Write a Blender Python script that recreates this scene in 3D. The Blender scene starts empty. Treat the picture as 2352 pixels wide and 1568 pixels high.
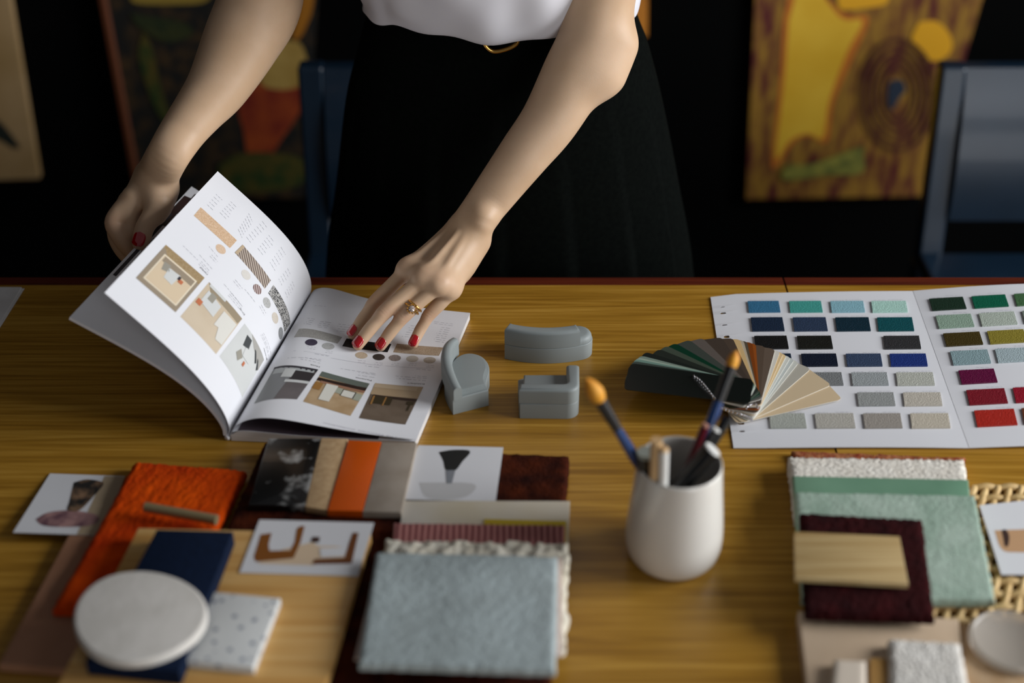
import bpy, math, random
import numpy as np
from mathutils import Vector, noise as mnoise

# ------------------------------------------------------------ camera, world, light, exposure
FPX = 50/36*2352; PITCH = math.radians(33.8); CAM = np.array([0, 0, 1.641])
FW = np.array([0, math.cos(PITCH), -math.sin(PITCH)]); UP = np.array([0, math.sin(PITCH), math.cos(PITCH)]); RT = np.array([1., 0, 0])
scene = bpy.context.scene; COL = scene.collection
cd = bpy.data.cameras.new('camera'); cam = bpy.data.objects.new('camera', cd); COL.objects.link(cam)
cam.location = CAM; cam.rotation_euler = (math.pi/2-PITCH, 0, 0)
cd.lens = 50; cd.sensor_width = 36; cd.clip_start = .05; cd.clip_end = 40
cd.dof.use_dof = True; cd.dof.focus_distance = 1.575; cd.dof.aperture_fstop = 2.0
scene.camera = cam
w = bpy.data.worlds.new('world'); scene.world = w; w.use_nodes = True
w.node_tree.nodes['Background'].inputs[0].default_value = (.95, .95, 1, 1)
w.node_tree.nodes['Background'].inputs[1].default_value = .10
def area(name, loc, target, sx, sy, power, color):
    l = bpy.data.lights.new(name, 'AREA'); l.shape = 'RECTANGLE'; l.size = sx; l.size_y = sy; l.energy = power; l.color = color
    o = bpy.data.objects.new(name, l); COL.objects.link(o); o.location = loc
    o.rotation_euler = (Vector(target)-Vector(loc)).to_track_quat('-Z', 'Y').to_euler(); return o
area('window_daylight', (2.55, .95, 1.75), (0, 1.05, .95), 1.5, 1.4, 92, (.97, .98, 1.0))
area('rear_window_fill', (1.9, -2.3, 1.25), (.4, 1.5, .9), 1.5, 2.3, 36, (.97, .98, 1.0))  # unseen window behind the camera, added for fill and the right chair's highlight
vs = scene.view_settings; vs.view_transform = 'Standard'; vs.look = 'None'; vs.exposure = .08; vs.gamma = 1; vs.use_curve_mapping = False

# ------------------------------------------------------------ helpers
def ray(px, py): return FW+RT*(px-1176)/FPX+UP*(784-py)/FPX
def Z(px, py, z=.75):
    d = ray(px, py); return CAM+d*(z-CAM[2])/d[2]
def Yp(px, py, y):
    d = ray(px, py); return CAM+d*(y/d[1])
def D(px, py, d): return CAM+ray(px, py)*d
def proj(P):
    v = np.asarray(P)-CAM; d = v@FW; return np.stack([1176+FPX*(v@RT)/d, 784-FPX*(v@UP)/d], -1)
def depth(P): return float((np.asarray(P)-CAM)@FW)
def lerp(a, b, t): return a+(b-a)*t
def nrm(v): v = np.asarray(v, float); return v/np.linalg.norm(v)
def lin(c):
    return tuple((x/255/12.92 if x/255 <= .04045 else ((x/255+.055)/1.055)**2.4) for x in c)+(1,)

MATS = {}
def mat(name, c1=(200, 200, 200), c2=None, scale=20, stretch=(1, 1, 1), rough=.6, bump=0, bscale=300, detail=4,
        kind='noise', lo=.35, hi=.65, metal=0, spec=.5, coat=0, sss=0, sheen=0, trans=0, rot=(0, 0, 0)):
    if name in MATS: return MATS[name]
    m = bpy.data.materials.new(name); m.use_nodes = True; nt = m.node_tree; N = nt.nodes; L = nt.links
    b = N['Principled BSDF']
    b.inputs['Base Color'].default_value = lin(c1); b.inputs['Roughness'].default_value = rough
    b.inputs['Metallic'].default_value = metal; b.inputs['Specular IOR Level'].default_value = spec
    b.inputs['Coat Weight'].default_value = coat; b.inputs['Sheen Weight'].default_value = sheen
    b.inputs['Transmission Weight'].default_value = trans
    if sss:
        b.inputs['Subsurface Weight'].default_value = sss; b.inputs['Subsurface Radius'].default_value = (1, .35, .2); b.inputs['Subsurface Scale'].default_value = .004
    tc = N.new('ShaderNodeTexCoord'); mp = N.new('ShaderNodeMapping'); L.new(tc.outputs['Object'], mp.inputs[0])
    mp.inputs['Scale'].default_value = stretch; mp.inputs['Rotation'].default_value = rot
    if c2 is not None:
        if kind == 'voronoi':
            t = N.new('ShaderNodeTexVoronoi'); t.inputs['Scale'].default_value = scale; out = t.outputs['Distance']
        elif kind == 'wave':
            t = N.new('ShaderNodeTexWave'); t.inputs['Scale'].default_value = scale; t.inputs['Distortion'].default_value = .6; t.inputs['Detail'].default_value = 1; out = t.outputs['Fac']
        else:
            t = N.new('ShaderNodeTexNoise'); t.inputs['Scale'].default_value = scale; t.inputs['Detail'].default_value = detail; out = t.outputs['Fac']
        L.new(mp.outputs[0], t.inputs['Vector'])
        r = N.new('ShaderNodeValToRGB'); r.color_ramp.elements[0].position = lo; r.color_ramp.elements[1].position = hi
        r.color_ramp.elements[0].color = lin(c1); r.color_ramp.elements[1].color = lin(c2)
        L.new(out, r.inputs[0]); L.new(r.outputs[0], b.inputs['Base Color'])
    if bump:
        t2 = N.new('ShaderNodeTexNoise'); t2.inputs['Scale'].default_value = bscale; t2.inputs['Detail'].default_value = 3
        L.new(mp.outputs[0], t2.inputs['Vector'])
        bp = N.new('ShaderNodeBump'); bp.inputs['Strength'].default_value = bump; bp.inputs['Distance'].default_value = .002
        L.new(t2.outputs['Fac'], bp.inputs['Height']); L.new(bp.outputs[0], b.inputs['Normal'])
    MATS[name] = m; return m

def tag(o, label=None, cat=None, group=None, kind=None):
    if label: o['label'] = label
    if cat: o['category'] = cat
    if group: o['group'] = group
    if kind: o['kind'] = kind
    return o
def empty(name, loc=(0, 0, 0), label=None, cat=None, group=None):
    o = bpy.data.objects.new(name, None); COL.objects.link(o); o.location = loc; o.empty_display_size = .02
    return tag(o, label, cat, group)
def mesh(name, V, F, mats, idx=None, parent=None, smooth=False):
    V = np.asarray(V, float)
    me = bpy.data.meshes.new(name)
    base = np.array([(V[:, 0].min()+V[:, 0].max())/2, (V[:, 1].min()+V[:, 1].max())/2, V[:, 2].min()])
    me.from_pydata((V-base).tolist(), [], [list(map(int, f)) for f in F]); me.update()
    if not isinstance(mats, (list, tuple)): mats = [mats]
    for m in mats: me.materials.append(m)
    if idx is not None: me.polygons.foreach_set('material_index', idx)
    if smooth is True: me.polygons.foreach_set('use_smooth', [True]*len(me.polygons))
    elif smooth: me.polygons.foreach_set('use_smooth', [True]*len(me.polygons)); me.set_sharp_from_angle(angle=smooth)
    o = bpy.data.objects.new(name, me); COL.objects.link(o)
    if parent: o.parent = parent; o.location = Vector(base)-parent.location
    else: o.location = base
    return o
class MB:
    def __init__(s): s.V = []; s.F = []; s.I = []; s.mats = []
    def mi(s, m):
        if m not in s.mats: s.mats.append(m)
        return s.mats.index(m)
    def add(s, V, F, m):
        n = len(s.V); s.V += [tuple(v) for v in V]; s.F += [[i+n for i in f] for f in F]; s.I += [s.mi(m)]*len(F)
    def box(s, lo, hi, m):
        x0, y0, z0 = lo; x1, y1, z1 = hi
        V = [(x0, y0, z0), (x1, y0, z0), (x1, y1, z0), (x0, y1, z0), (x0, y0, z1), (x1, y0, z1), (x1, y1, z1), (x0, y1, z1)]
        s.add(V, [(0, 3, 2, 1), (4, 5, 6, 7), (0, 1, 5, 4), (1, 2, 6, 5), (2, 3, 7, 6), (3, 0, 4, 7)], m)
    def build(s, name, parent=None, smooth=False): return mesh(name, s.V, s.F, s.mats, s.I, parent, smooth)
def box(name, lo, hi, m, parent=None, bevel=0):
    b = MB(); b.box(lo, hi, m); o = b.build(name, parent)
    if bevel:
        md = o.modifiers.new('bevel', 'BEVEL'); md.width = bevel; md.segments = 3
    return o
def tube(P, R, seg=12, caps=True):
    P = [np.asarray(p, float) for p in P]; n = len(P)
    if np.isscalar(R): R = [R]*n
    V = []; F = []; a = None
    for i in range(n):
        t = nrm(P[min(i+1, n-1)]-P[max(i-1, 0)])
        if a is None: a = np.cross(t, [0, 0, 1.]); a = np.array([1., 0, 0]) if np.linalg.norm(a) < .05 else a
        a = nrm(a-t*(a@t)); b = np.cross(t, a)
        for k in range(seg):
            q = 2*math.pi*k/seg; V.append(P[i]+(a*math.cos(q)+b*math.sin(q))*R[i])
    for i in range(n-1):
        for k in range(seg):
            F.append((i*seg+k, i*seg+(k+1) % seg, (i+1)*seg+(k+1) % seg, (i+1)*seg+k))
    if caps: F.append(tuple(reversed(range(seg)))); F.append(tuple((n-1)*seg+k for k in range(seg)))
    return V, F
def spline(P, n=8):
    P = [np.asarray(p, float) for p in P]; Q = [2*P[0]-P[1]]+P+[2*P[-1]-P[-2]]; out = []
    for i in range(1, len(Q)-2):
        for k in range(n):
            t = k/n; a, b, c, d = Q[i-1:i+3]
            out.append(.5*((2*b)+(c-a)*t+(2*a-5*b+4*c-d)*t*t+(3*b-a-3*c+d)*t**3))
    return out+[P[-1]]
def lathe(prof, c, seg=64):
    V = []; F = []
    for r, z in prof:
        for k in range(seg):
            q = 2*math.pi*k/seg; V.append((c[0]+r*math.cos(q), c[1]+r*math.sin(q), c[2]+z))
    for i in range(len(prof)-1):
        for k in range(seg): F.append((i*seg+k, i*seg+(k+1) % seg, (i+1)*seg+(k+1) % seg, (i+1)*seg+k))
    return V, F
def prism(out, z0, z1, r=.002, steps=4):
    """extruded outline (ccw, plan), top edge rounded with radius r"""
    out = np.array(out, float)[:, :2]; n = len(out)
    ar = .5*np.sum(out[:, 0]*np.roll(out[:, 1], -1)-out[:, 1]*np.roll(out[:, 0], -1))
    if ar < 0: out = out[::-1]
    e1 = out-np.roll(out, 1, 0); e2 = np.roll(out, -1, 0)-out
    n1 = np.stack([-e1[:, 1], e1[:, 0]], 1); n2 = np.stack([-e2[:, 1], e2[:, 0]], 1)
    n1 /= np.linalg.norm(n1, axis=1)[:, None]+1e-12; n2 /= np.linalg.norm(n2, axis=1)[:, None]+1e-12
    m = n1+n2; m /= np.linalg.norm(m, axis=1)[:, None]+1e-9
    V = []; F = []; rings = [(0, z0), (0, z1-r)]+[(r*(1-math.cos(a)), z1-r+r*math.sin(a)) for a in [math.pi/2*k/steps for k in range(1, steps+1)]]
    for ins, z in rings:
        for p, q in zip(out, m): V.append((p[0]+q[0]*ins, p[1]+q[1]*ins, z))
    for i in range(len(rings)-1):
        for k in range(n): F.append((i*n+k, i*n+(k+1) % n, (i+1)*n+(k+1) % n, (i+1)*n+k))
    F.append(tuple(reversed(range(n)))); F.append(tuple((len(rings)-1)*n+k for k in range(n)))
    return V, F
def slab(name, px, zt, th, m, label=None, cat=None, n=2, amp=0, ns=200, er=.001, rag=0, parent=None, group=None, wob=0, seed=0):
    """sample whose top face has the given corners (TL,TR,BR,BL); rounded rim, optional pile"""
    if np.isscalar(zt): zt = [zt]*4
    C = [Z(p[0], p[1], z) for p, z in zip(px, zt)]
    def top(u, v): return lerp(lerp(C[3], C[2], u), lerp(C[0], C[1], u), v)
    sz = (np.linalg.norm(C[1]-C[0]), np.linalg.norm(C[0]-C[3]))
    ts = [0, .15, .5, 1]
    us = sorted(set([er*k/sz[0] for k in ts]+list(np.linspace(er/sz[0], 1-er/sz[0], n+1))+[1-er*k/sz[0] for k in ts]))
    vv = sorted(set([er*k/sz[1] for k in ts]+list(np.linspace(er/sz[1], 1-er/sz[1], n+1))+[1-er*k/sz[1] for k in ts]))
    V = []; F = []; nu, nv = len(us), len(vv)
    for v in vv:
        for u in us:
            p = top(u, v).copy(); de = min(u*sz[0], (1-u)*sz[0], v*sz[1], (1-v)*sz[1])
            e = max(0, 1-de/er); p[2] -= er*(1-math.sqrt(max(0, 1-e*e)))
            q = Vector((p[0]*ns, p[1]*ns, seed*3.1))
            if amp: p[2] += amp*(mnoise.noise(q)+.5*mnoise.noise(q*2.3)-.3)
            if wob: p[2] += wob*mnoise.noise(Vector((p[0]*18, p[1]*18, seed)))
            if rag and de < er*1.01:
                p[0] += rag*mnoise.noise(q+Vector((7, 1, 3))); p[1] += rag*mnoise.noise(q+Vector((1, 9, 5)))
            V.append(p)
    N = len(V)
    for j in range(nv-1):
        for i in range(nu-1): a = j*nu+i; F.append((a, a+1, a+nu+1, a+nu))
    per = [i for i in range(nu)]+[j*nu+nu-1 for j in range(1, nv)]+[(nv-1)*nu+i for i in range(nu-2, -1, -1)]+[j*nu for j in range(nv-2, 0, -1)]
    for i in per:
        u = (i % nu); j = i//nu; p = top(us[u], vv[j]).copy(); q = V[i]
        V.append(np.array([q[0], q[1], p[2]-th]))
    k = len(per)
    for i in range(k): F.append((per[(i+1) % k], per[i], N+i, N+(i+1) % k))
    F.append(tuple(N+i for i in reversed(range(k))))
    o = mesh(name, V, F, m, None, parent, smooth=.9)
    return tag(o, label, cat, group)

# sheet that follows a curved surface, with prints
class Sheet:
    def __init__(s, surf, W, H, nu=40, nv=12, th=.0003, m=None, flip=1):
        s.f = surf; s.W = W; s.H = H; s.b = MB(); s.flip = flip
        us = np.linspace(0, 1, nu+1); vs_ = np.linspace(0, 1, nv+1)
        A = [s.pos(u, v, 0) for v in vs_ for u in us]; B = [s.pos(u, v, -th) for v in vs_ for u in us]
        n = nu+1; k = len(A); F = []
        for j in range(nv):
            for i in range(nu):
                a = j*n+i; F.append((a, a+1, a+n+1, a+n)); F.append((k+a, k+a+n, k+a+n+1, k+a+1))
        for i in range(nu): F += [(i, k+i, k+i+1, i+1), (nv*n+i, nv*n+i+1, k+nv*n+i+1, k+nv*n+i)]
        for j in range(nv): F += [(j*n, (j+1)*n, k+(j+1)*n, k+j*n), (j*n+nu, k+j*n+nu, k+(j+1)*n+nu, (j+1)*n+nu)]
        s.b.add(A+B, F, m)
        g = np.linspace(0, 1, 90); s.gu, s.gv = np.meshgrid(g, g)
        s.gp = np.array([proj(s.f(a, b)) for a, b in zip(s.gu.ravel(), s.gv.ravel())])
    def pos(s, u, v, off):
        e = 1e-3; du = s.f(u+e, v)-s.f(u-e, v); dv = s.f(u, v+e)-s.f(u, v-e)
        return s.f(u, v)+nrm(np.cross(du, dv))*off*s.flip
    def uv(s, px, py):
        i = np.argmin((s.gp[:, 0]-px)**2+(s.gp[:, 1]-py)**2); x = np.array([s.gu.ravel()[i], s.gv.ravel()[i]]); T = np.array([px, py])
        for _ in range(3):
            e = 1e-3; p = proj(s.f(*x)); J = np.stack([(proj(s.f(x[0]+e, x[1]))-p)/e, (proj(s.f(x[0], x[1]+e))-p)/e], 1)
            try: x = x+np.linalg.solve(J, T-p)
            except Exception: break
            x = np.clip(x, .003, .997)
        return x
    def quv(s, q, m, off=.00015, n=6):
        V = [s.pos(*lerp(lerp(q[0], q[1], i/n), lerp(q[3], q[2], i/n), j/n), off) for j in range(n+1) for i in range(n+1)]
        F = [(j*(n+1)+i, j*(n+1)+i+1, (j+1)*(n+1)+i+1, (j+1)*(n+1)+i) for j in range(n) for i in range(n)]
        s.b.add(V, F, m)
    def quad(s, pts, m, off=.00015, n=6): s.quv([s.uv(*p) for p in pts], m, off, n)
    def sub(s, pts, st, m, off, n=4):
        """quad inside a px quad; st = (s0,t0,s1,t1) or four (s,t)"""
        Q = [s.uv(*p) for p in pts]; bl = lambda a, b: lerp(lerp(Q[0], Q[1], a), lerp(Q[3], Q[2], a), b)
        if len(st) == 4 and np.isscalar(st[0]): a, b, c, d = st; st = [(a, b), (c, b), (c, d), (a, d)]
        s.quv([bl(*q) for q in st], m, off, n)
    def disc(s, px, py, r, m, off=.00015):
        c = s.uv(px, py); V = [s.pos(c[0], c[1], off)]; n = 28
        for k in range(n): a = 2*math.pi*k/n; V.append(s.pos(c[0]+r*math.cos(a)/s.W, c[1]+r*math.sin(a)/s.H, off))
        s.b.add(V, [(0, 1+k, 1+(k+1) % n) for k in range(n)], m)
    def line(s, a, b, m, w=.0005, dash=None, rnd=None):
        a = s.uv(*a); b = s.uv(*b); d = (b-a)*[s.W, s.H]; L = np.linalg.norm(d); d = d/L; nn = np.array([-d[1], d[0]])/[s.W, s.H]*w/2
        x = 0; dd = d/[s.W, s.H]
        while x < L:
            l = L-x if not dash else min(L-x, rnd.uniform(.5, 1.6)*dash)
            p = a+dd*x; q = a+dd*(x+l); s.quv([p-nn, q-nn, q+nn, p+nn], m, .00015, 1 if dash else 4)
            x += l+(dash*.45 if dash else 1)
    def text(s, txt, a, b, m, h=.003):
        """text running from px a to px b, scaled to fit"""
        cu = bpy.data.curves.new('t', 'FONT'); cu.body = txt; cu.resolution_u = 2; ob = bpy.data.objects.new('t', cu); COL.objects.link(ob)
        bpy.context.view_layer.update(); me = ob.to_mesh(); P = [tuple(v.co) for v in me.vertices]; F = [tuple(p.vertices) for p in me.polygons]
        ob.to_mesh_clear(); bpy.data.objects.remove(ob); bpy.data.curves.remove(cu)
        wx = max(p[0] for p in P); a = s.uv(*a); b = s.uv(*b); d = (b-a)*[s.W, s.H]; L = np.linalg.norm(d); d = d/L
        up = np.array([-d[1], d[0]]); k = L/wx
        V = [s.pos(*(a+(d*p[0]*k+up*p[1]*min(k, h))/[s.W, s.H]), .0002) for p in P]
        s.b.add(V, F, m)

# signed-distance modelling (bodies, hands)
class Field:
    def __init__(s): s.sw = []
    def sweep(s, P, R, k=.006, n=6, u=None, u2=None):
        """P points, R radii (r or (ru,rw)); u = direction the ru radius is measured along"""
        R = [np.array([r, r] if np.isscalar(r) else r, float) for r in R]
        if n > 1 and len(P) > 1:
            M = [np.concatenate([p, r]) for p, r in zip(P, R)]; M = spline(M, n); P = [m_[:3] for m_ in M]; R = [m_[3:] for m_ in M]
        P = np.array(P); R = np.array(R); u = np.array([1., 0, 0]) if u is None else np.asarray(u, float)
        U = np.array([lerp(u, u if u2 is None else np.asarray(u2, float), i/max(1, len(P)-1)) for i in range(len(P))])
        s.sw.append((P, R, U, k))
    @staticmethod
    def seg(p, a, b, ra, rb, u):
        ax = b-a; L2 = ax@ax+1e-12; t = np.clip(((p-a)@ax)/L2, 0, 1); q = p-a-t[:, None]*ax
        axn = ax/math.sqrt(L2); uu = u-axn*(u@axn); uu = uu/np.linalg.norm(uu); ww = np.cross(axn, uu)
        r = ra+(rb-ra)*t[:, None]; x = q@uu; y = q@ww; z = q@axn; rm = r.min(1)
        return (np.sqrt((x/r[:, 0])**2+(y/r[:, 1])**2+(z/rm)**2)-1)*rm
    def eval(s, p, margin=None):
        D_ = np.full(len(p), 1., np.float64); c = p.mean(0); rad = np.linalg.norm(p-c, axis=1).max()
        for P, R, U, k in s.sw:
            d = None
            for i in range(len(P)-1):
                a, b = P[i], P[i+1]; ax = b-a; t = np.clip((c-a)@ax/(ax@ax+1e-12), 0, 1)
                if np.linalg.norm(c-a-t*ax)-R[i:i+2].max() > rad+k+.012: continue
                x = s.seg(p, a, b, R[i], R[i+1], U[i]); d = x if d is None else np.minimum(d, x)
            if d is None: continue
            h = np.clip(.5+.5*(D_-d)/k, 0, 1); D_ = D_*(1-h)+d*h-k*h*(1-h)
        return D_
    def poly(s, vox, B=24):
        lo = np.min([(P-R.max()).min(0) for P, R, U, k in s.sw], 0)-.01; hi = np.max([(P+R.max()).max(0) for P, R, U, k in s.sw], 0)+.01
        nb = np.ceil((hi-lo)/(vox*B)).astype(int); diag = vox*B*.9
        I, J, K = np.meshgrid(*[np.arange(n) for n in nb], indexing='ij'); bl = np.stack([I.ravel(), J.ravel(), K.ravel()], 1)
        dim = nb*B+2; g = np.arange(B+2); gi = np.stack(np.meshgrid(g, g, g, indexing='ij'), -1).reshape(-1, 3)
        vid = []; vco = []; quads = []
        key = lambda c: (c[..., 0]*dim[1]+c[..., 1])*dim[2]+c[..., 2]
        for b in bl:
            o = b*B; cc = lo+(o+B/2)*vox
            near = False
            for P, R, U, k in s.sw:
                if len(P) > 1:
                    a = P[:-1]; ax = P[1:]-a; t = np.clip(((cc-a)*ax).sum(1)/((ax*ax).sum(1)+1e-12), 0, 1); dd = np.linalg.norm(cc-a-t[:, None]*ax, axis=1)
                else: dd = np.linalg.norm(cc-P, axis=1)
                if (dd-R.max()).min() < diag+k: near = True; break
            if not near: continue
            v = s.eval(lo+(o+gi)*vox).reshape((B+2,)*3)
            if v.min() > 0 or v.max() < 0: continue
            sg = v < 0; n = B+1
            cs = [(0, 0, 0), (1, 0, 0), (0, 1, 0), (1, 1, 0), (0, 0, 1), (1, 0, 1), (0, 1, 1), (1, 1, 1)]
            cnt = sum(sg[a:a+n, b_:b_+n, c:c+n].astype(int) for a, b_, c in cs); act = np.argwhere((cnt > 0) & (cnt < 8))
            if len(act) == 0: continue
            acc = np.zeros((len(act), 3)); num = np.zeros(len(act))
            for i, ca in enumerate(cs):
                for j, cb in enumerate(cs):
                    if j <= i or sum(abs(x-y) for x, y in zip(ca, cb)) != 1: continue
                    va = v[tuple((act+ca).T)]; vb = v[tuple((act+cb).T)]; m = (va < 0) != (vb < 0)
                    t = np.where(m, va/np.where(m, va-vb, 1), 0); acc += np.where(m[:, None], np.array(ca)+t[:, None]*(np.array(cb)-np.array(ca)), 0); num += m
            vid.append(key(act+o)); vco.append(lo+(act+o+acc/num[:, None])*vox)
            for ax in range(3):
                e = [0, 0, 0]; e[ax] = 1; sl0 = sg[1:n, 1:n, 1:n]; sl1 = sg[1+e[0]:n+e[0], 1+e[1]:n+e[1], 1+e[2]:n+e[2]]
                ed = np.argwhere(sl0 != sl1)
                if len(ed) == 0: continue
                s0 = sl0[tuple(ed.T)]; ed = ed+1+o; a1 = np.zeros(3, int); a2 = np.zeros(3, int); a1[(ax+1) % 3] = 1; a2[(ax+2) % 3] = 1
                q = np.stack([key(ed-a1-a2), key(ed-a2), key(ed), key(ed-a1)], 1); q[~s0] = q[~s0][:, ::-1]; quads.append(q)
        vid = np.concatenate(vid); vco = np.concatenate(vco); ids, first = np.unique(vid, return_index=True); V = vco[first]; Q = np.concatenate(quads)
        Fq = np.searchsorted(ids, Q); ok = (ids[np.clip(Fq, 0, len(ids)-1)] == Q).all(1)
        return V, Fq[ok]

# ------------------------------------------------------------ setting
T0 = .75
m_wall = mat('charcoal_wall', (3, 4, 4), (5, 5, 5), scale=3, rough=.95, spec=.04)
m_floor = mat('dark_floor', (17, 15, 13), (23, 20, 17), scale=8, stretch=(1, 6, 1), rough=.75, spec=.2)
box('floor', (-2.4, -2.4, -.05), (2.7, 2.7, 0), m_floor)['kind'] = 'structure'
box('wall_back', (-2.4, 2.62, 0), (2.8, 2.72, 2.7), m_wall)['kind'] = 'structure'
box('wall_left', (-2.5, -2.4, 0), (-2.4, 2.7, 2.7), m_wall)['kind'] = 'structure'
b = MB(); x0, x1 = 2.68, 2.78
for lo, hi in (((x0, -2.4, 0), (x1, 2.62, .95)), ((x0, -2.4, 2.5), (x1, 2.62, 2.7)), ((x0, -2.4, .95), (x1, .15, 2.5)), ((x0, 1.8, .95), (x1, 2.62, 2.5))): b.box(lo, hi, m_wall)
b.build('wall_right')['kind'] = 'structure'
b = MB(); mwf = mat('window_paint', (210, 208, 200), rough=.5)
for y in (.15, .95, 1.75): b.box((2.66, y, .95), (2.72, y+.05, 2.5), mwf)
for z in (.95, 2.45): b.box((2.66, .15, z), (2.72, 1.8, z+.05), mwf)
b.build('window_1')['kind'] = 'structure'

def wood(name, dark, mid, light, scale=1., rough=.38, coat=.0, ring=True):
    m = bpy.data.materials.new(name); m.use_nodes = True; nt = m.node_tree; N = nt.nodes; L = nt.links; bs = N['Principled BSDF']
    tc = N.new('ShaderNodeTexCoord'); mp = N.new('ShaderNodeMapping'); L.new(tc.outputs['Object'], mp.inputs[0]); mp.inputs['Scale'].default_value = (1.1*scale, 34*scale, 3*scale)
    n1 = N.new('ShaderNodeTexNoise'); n1.inputs['Scale'].default_value = 2.6; n1.inputs['Detail'].default_value = 8; n1.inputs['Distortion'].default_value = 1.2; L.new(mp.outputs[0], n1.inputs['Vector'])
    mp2 = N.new('ShaderNodeMapping'); L.new(tc.outputs['Object'], mp2.inputs[0]); mp2.inputs['Scale'].default_value = (6*scale, 260*scale, 30*scale)
    n2 = N.new('ShaderNodeTexNoise'); n2.inputs['Scale'].default_value = 1.6; n2.inputs['Detail'].default_value = 5; L.new(mp2.outputs[0], n2.inputs['Vector'])
    mx = N.new('ShaderNodeMix'); mx.data_type = 'FLOAT'; mx.inputs[0].default_value = .42; L.new(n1.outputs['Fac'], mx.inputs[2]); L.new(n2.outputs['Fac'], mx.inputs[3])
    r = N.new('ShaderNodeValToRGB'); e = r.color_ramp.elements; e[0].position = .36; e[0].color = lin(dark); e[1].position = .64; e[1].color = lin(light)
    k = e.new(.5); k.color = lin(mid); L.new(mx.outputs[0], r.inputs[0]); L.new(r.outputs[0], bs.inputs['Base Color'])
    bs.inputs['Roughness'].default_value = rough; bs.inputs['Coat Weight'].default_value = coat; bs.inputs['Coat Roughness'].default_value = .25
    bp = N.new('ShaderNodeBump'); bp.inputs['Strength'].default_value = .12; bp.inputs['Distance'].default_value = .001; L.new(n2.outputs['Fac'], bp.inputs['Height']); L.new(bp.outputs[0], bs.inputs['Normal'])
    MATS[name] = m; return m
m_table = wood('table_veneer', (132, 92, 24), (162, 118, 38), (184, 141, 58), rough=.34)
m_trim = wood('table_lipping', (58, 18, 8), (84, 30, 14), (100, 40, 18), rough=.4)
def table(x0, x1, label):
    t = empty('wooden_table', ((x0+x1)/2, 1.05, 0), label, 'table', 'two veneered tables pushed together')
    box('tabletop', (x0, .58, T0-.032), (x1, 1.452, T0), m_table, t)
    box('edge_trim', (x0, 1.4525, T0-.04), (x1, 1.470, T0-.0002), m_trim, t)['label'] = 'dark reddish wooden edge strip'
    for a in (x0+.06, x1-.12):
        for c in (.64, 1.38): box('leg', (a, c, 0), (a+.06, c+.06, T0-.0322), m_trim, t, .004)
    return t
table(-1.35, .3262, 'brown veneered wooden table under the magazine, white pot and most of the samples')
table(.3284, 1.7, 'brown veneered wooden table at the far right beyond the narrow seam')

# dark blue chairs
m_blue = mat('navy_lacquer', (12, 28, 42), (16, 34, 50), scale=6, rough=.3, spec=.5, coat=.12)
def chair(cx, cy, rz, label):
    t = empty('dining_chair', (cx, cy, 0), label, 'chair', 'dark blue dining chairs behind the table')
    W = .235
    def P(x, y, z): return np.array([cx+x*math.cos(rz)-y*math.sin(rz), cy+x*math.sin(rz)+y*math.cos(rz), z])
    def bx(name, pts):   # bottom four + top four
        return mesh(name, [P(*p) for p in pts], [(0, 3, 2, 1), (4, 5, 6, 7), (0, 1, 5, 4), (1, 2, 6, 5), (2, 3, 7, 6), (3, 0, 4, 7)], m_blue, None, t)
    def beam(name, x0, x1, y0, y1, z0, z1, dy=0, th=None):
        o = bx(name, [(x0, y0, z0), (x1, y0, z0), (x1, y1, z0), (x0, y1, z0), (x0, y0+dy, z1), (x1, y0+dy, z1), (x1, y1+dy, z1), (x0, y1+dy, z1)])
        md = o.modifiers.new('bevel', 'BEVEL'); md.width = .005; md.segments = 3; return o
    for s in (-1, 1):
        beam('leg', s*W-.02, s*W+.02, 0, .035, 0, .40); beam('leg', s*W-.02, s*W+.02, -.32, -.285, 0, .40)
        beam('back_post', s*W-.02, s*W+.02, -.008, .026, .40, .742, .056)
    beam('seat', -W-.02, W+.02, -.33, -.001, .402, .43)
    V = []; F = []; n_ = 10                                     # back board curving backwards towards its top
    for i in range(n_+1):
        q = i/n_; z = .488+.25*q; y = .004+.052*q*q
        V += [P(-W+.021, y, z), P(W-.021, y, z), P(W-.021, y+.026, z), P(-W+.021, y+.026, z)]
    for i in range(n_):
        for k in range(4): F.append((4*i+k, 4*i+(k+1) % 4, 4*i+4+(k+1) % 4, 4*i+4+k))
    F += [(3, 2, 1, 0), (4*n_, 4*n_+1, 4*n_+2, 4*n_+3)]
    mesh('backrest', V, F, m_blue, None, t, .7)
    return t

# ------------------------------------------------------------ paintings on the back wall
def painting(name, px, m_base, shapes, label, frame=None, sides=(0, 1, 2, 3)):
    y = 2.60; C = [Yp(p[0], p[1], y) for p in px]; t = empty(name, tuple((C[2]+C[3])/2), label, 'painting')
    s = MB()
    def Q(p, off): q = Yp(p[0], p[1], y); q[1] -= off; return q
    F_ = [c.copy() for c in C]; Bk = [c+np.array([0, .018, 0]) for c in C]
    for c in F_: c[1] -= 0
    s.add(F_+Bk, [(3, 2, 1, 0), (4, 5, 6, 7), (0, 1, 5, 4), (1, 2, 6, 5), (2, 3, 7, 6), (3, 0, 4, 7)], m_base)
    for i, (poly, m) in enumerate(shapes):
        pts = spline([np.array(p+(0,), float) for p in poly]+[np.array(poly[0]+(0,), float)], 5)[:-1] if len(poly) > 4 else [np.array(p+(0,), float) for p in poly]
        V = [Q(p, .0006+.0004*i) for p in pts]; c = sum(V)/len(V); n = len(V)
        s.add(V, [tuple(range(n))], m)
    s.build('canvas', t)
    if frame:
        f = MB()
        for k in sides:
            a, b_ = C[k], C[(k+1) % 4]; V, F = tube([a-np.array([0, .004, 0]), b_-np.array([0, .004, 0])], .0085, 6); f.add(V, F, frame)
        f.build('frame', t)
    return t
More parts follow.
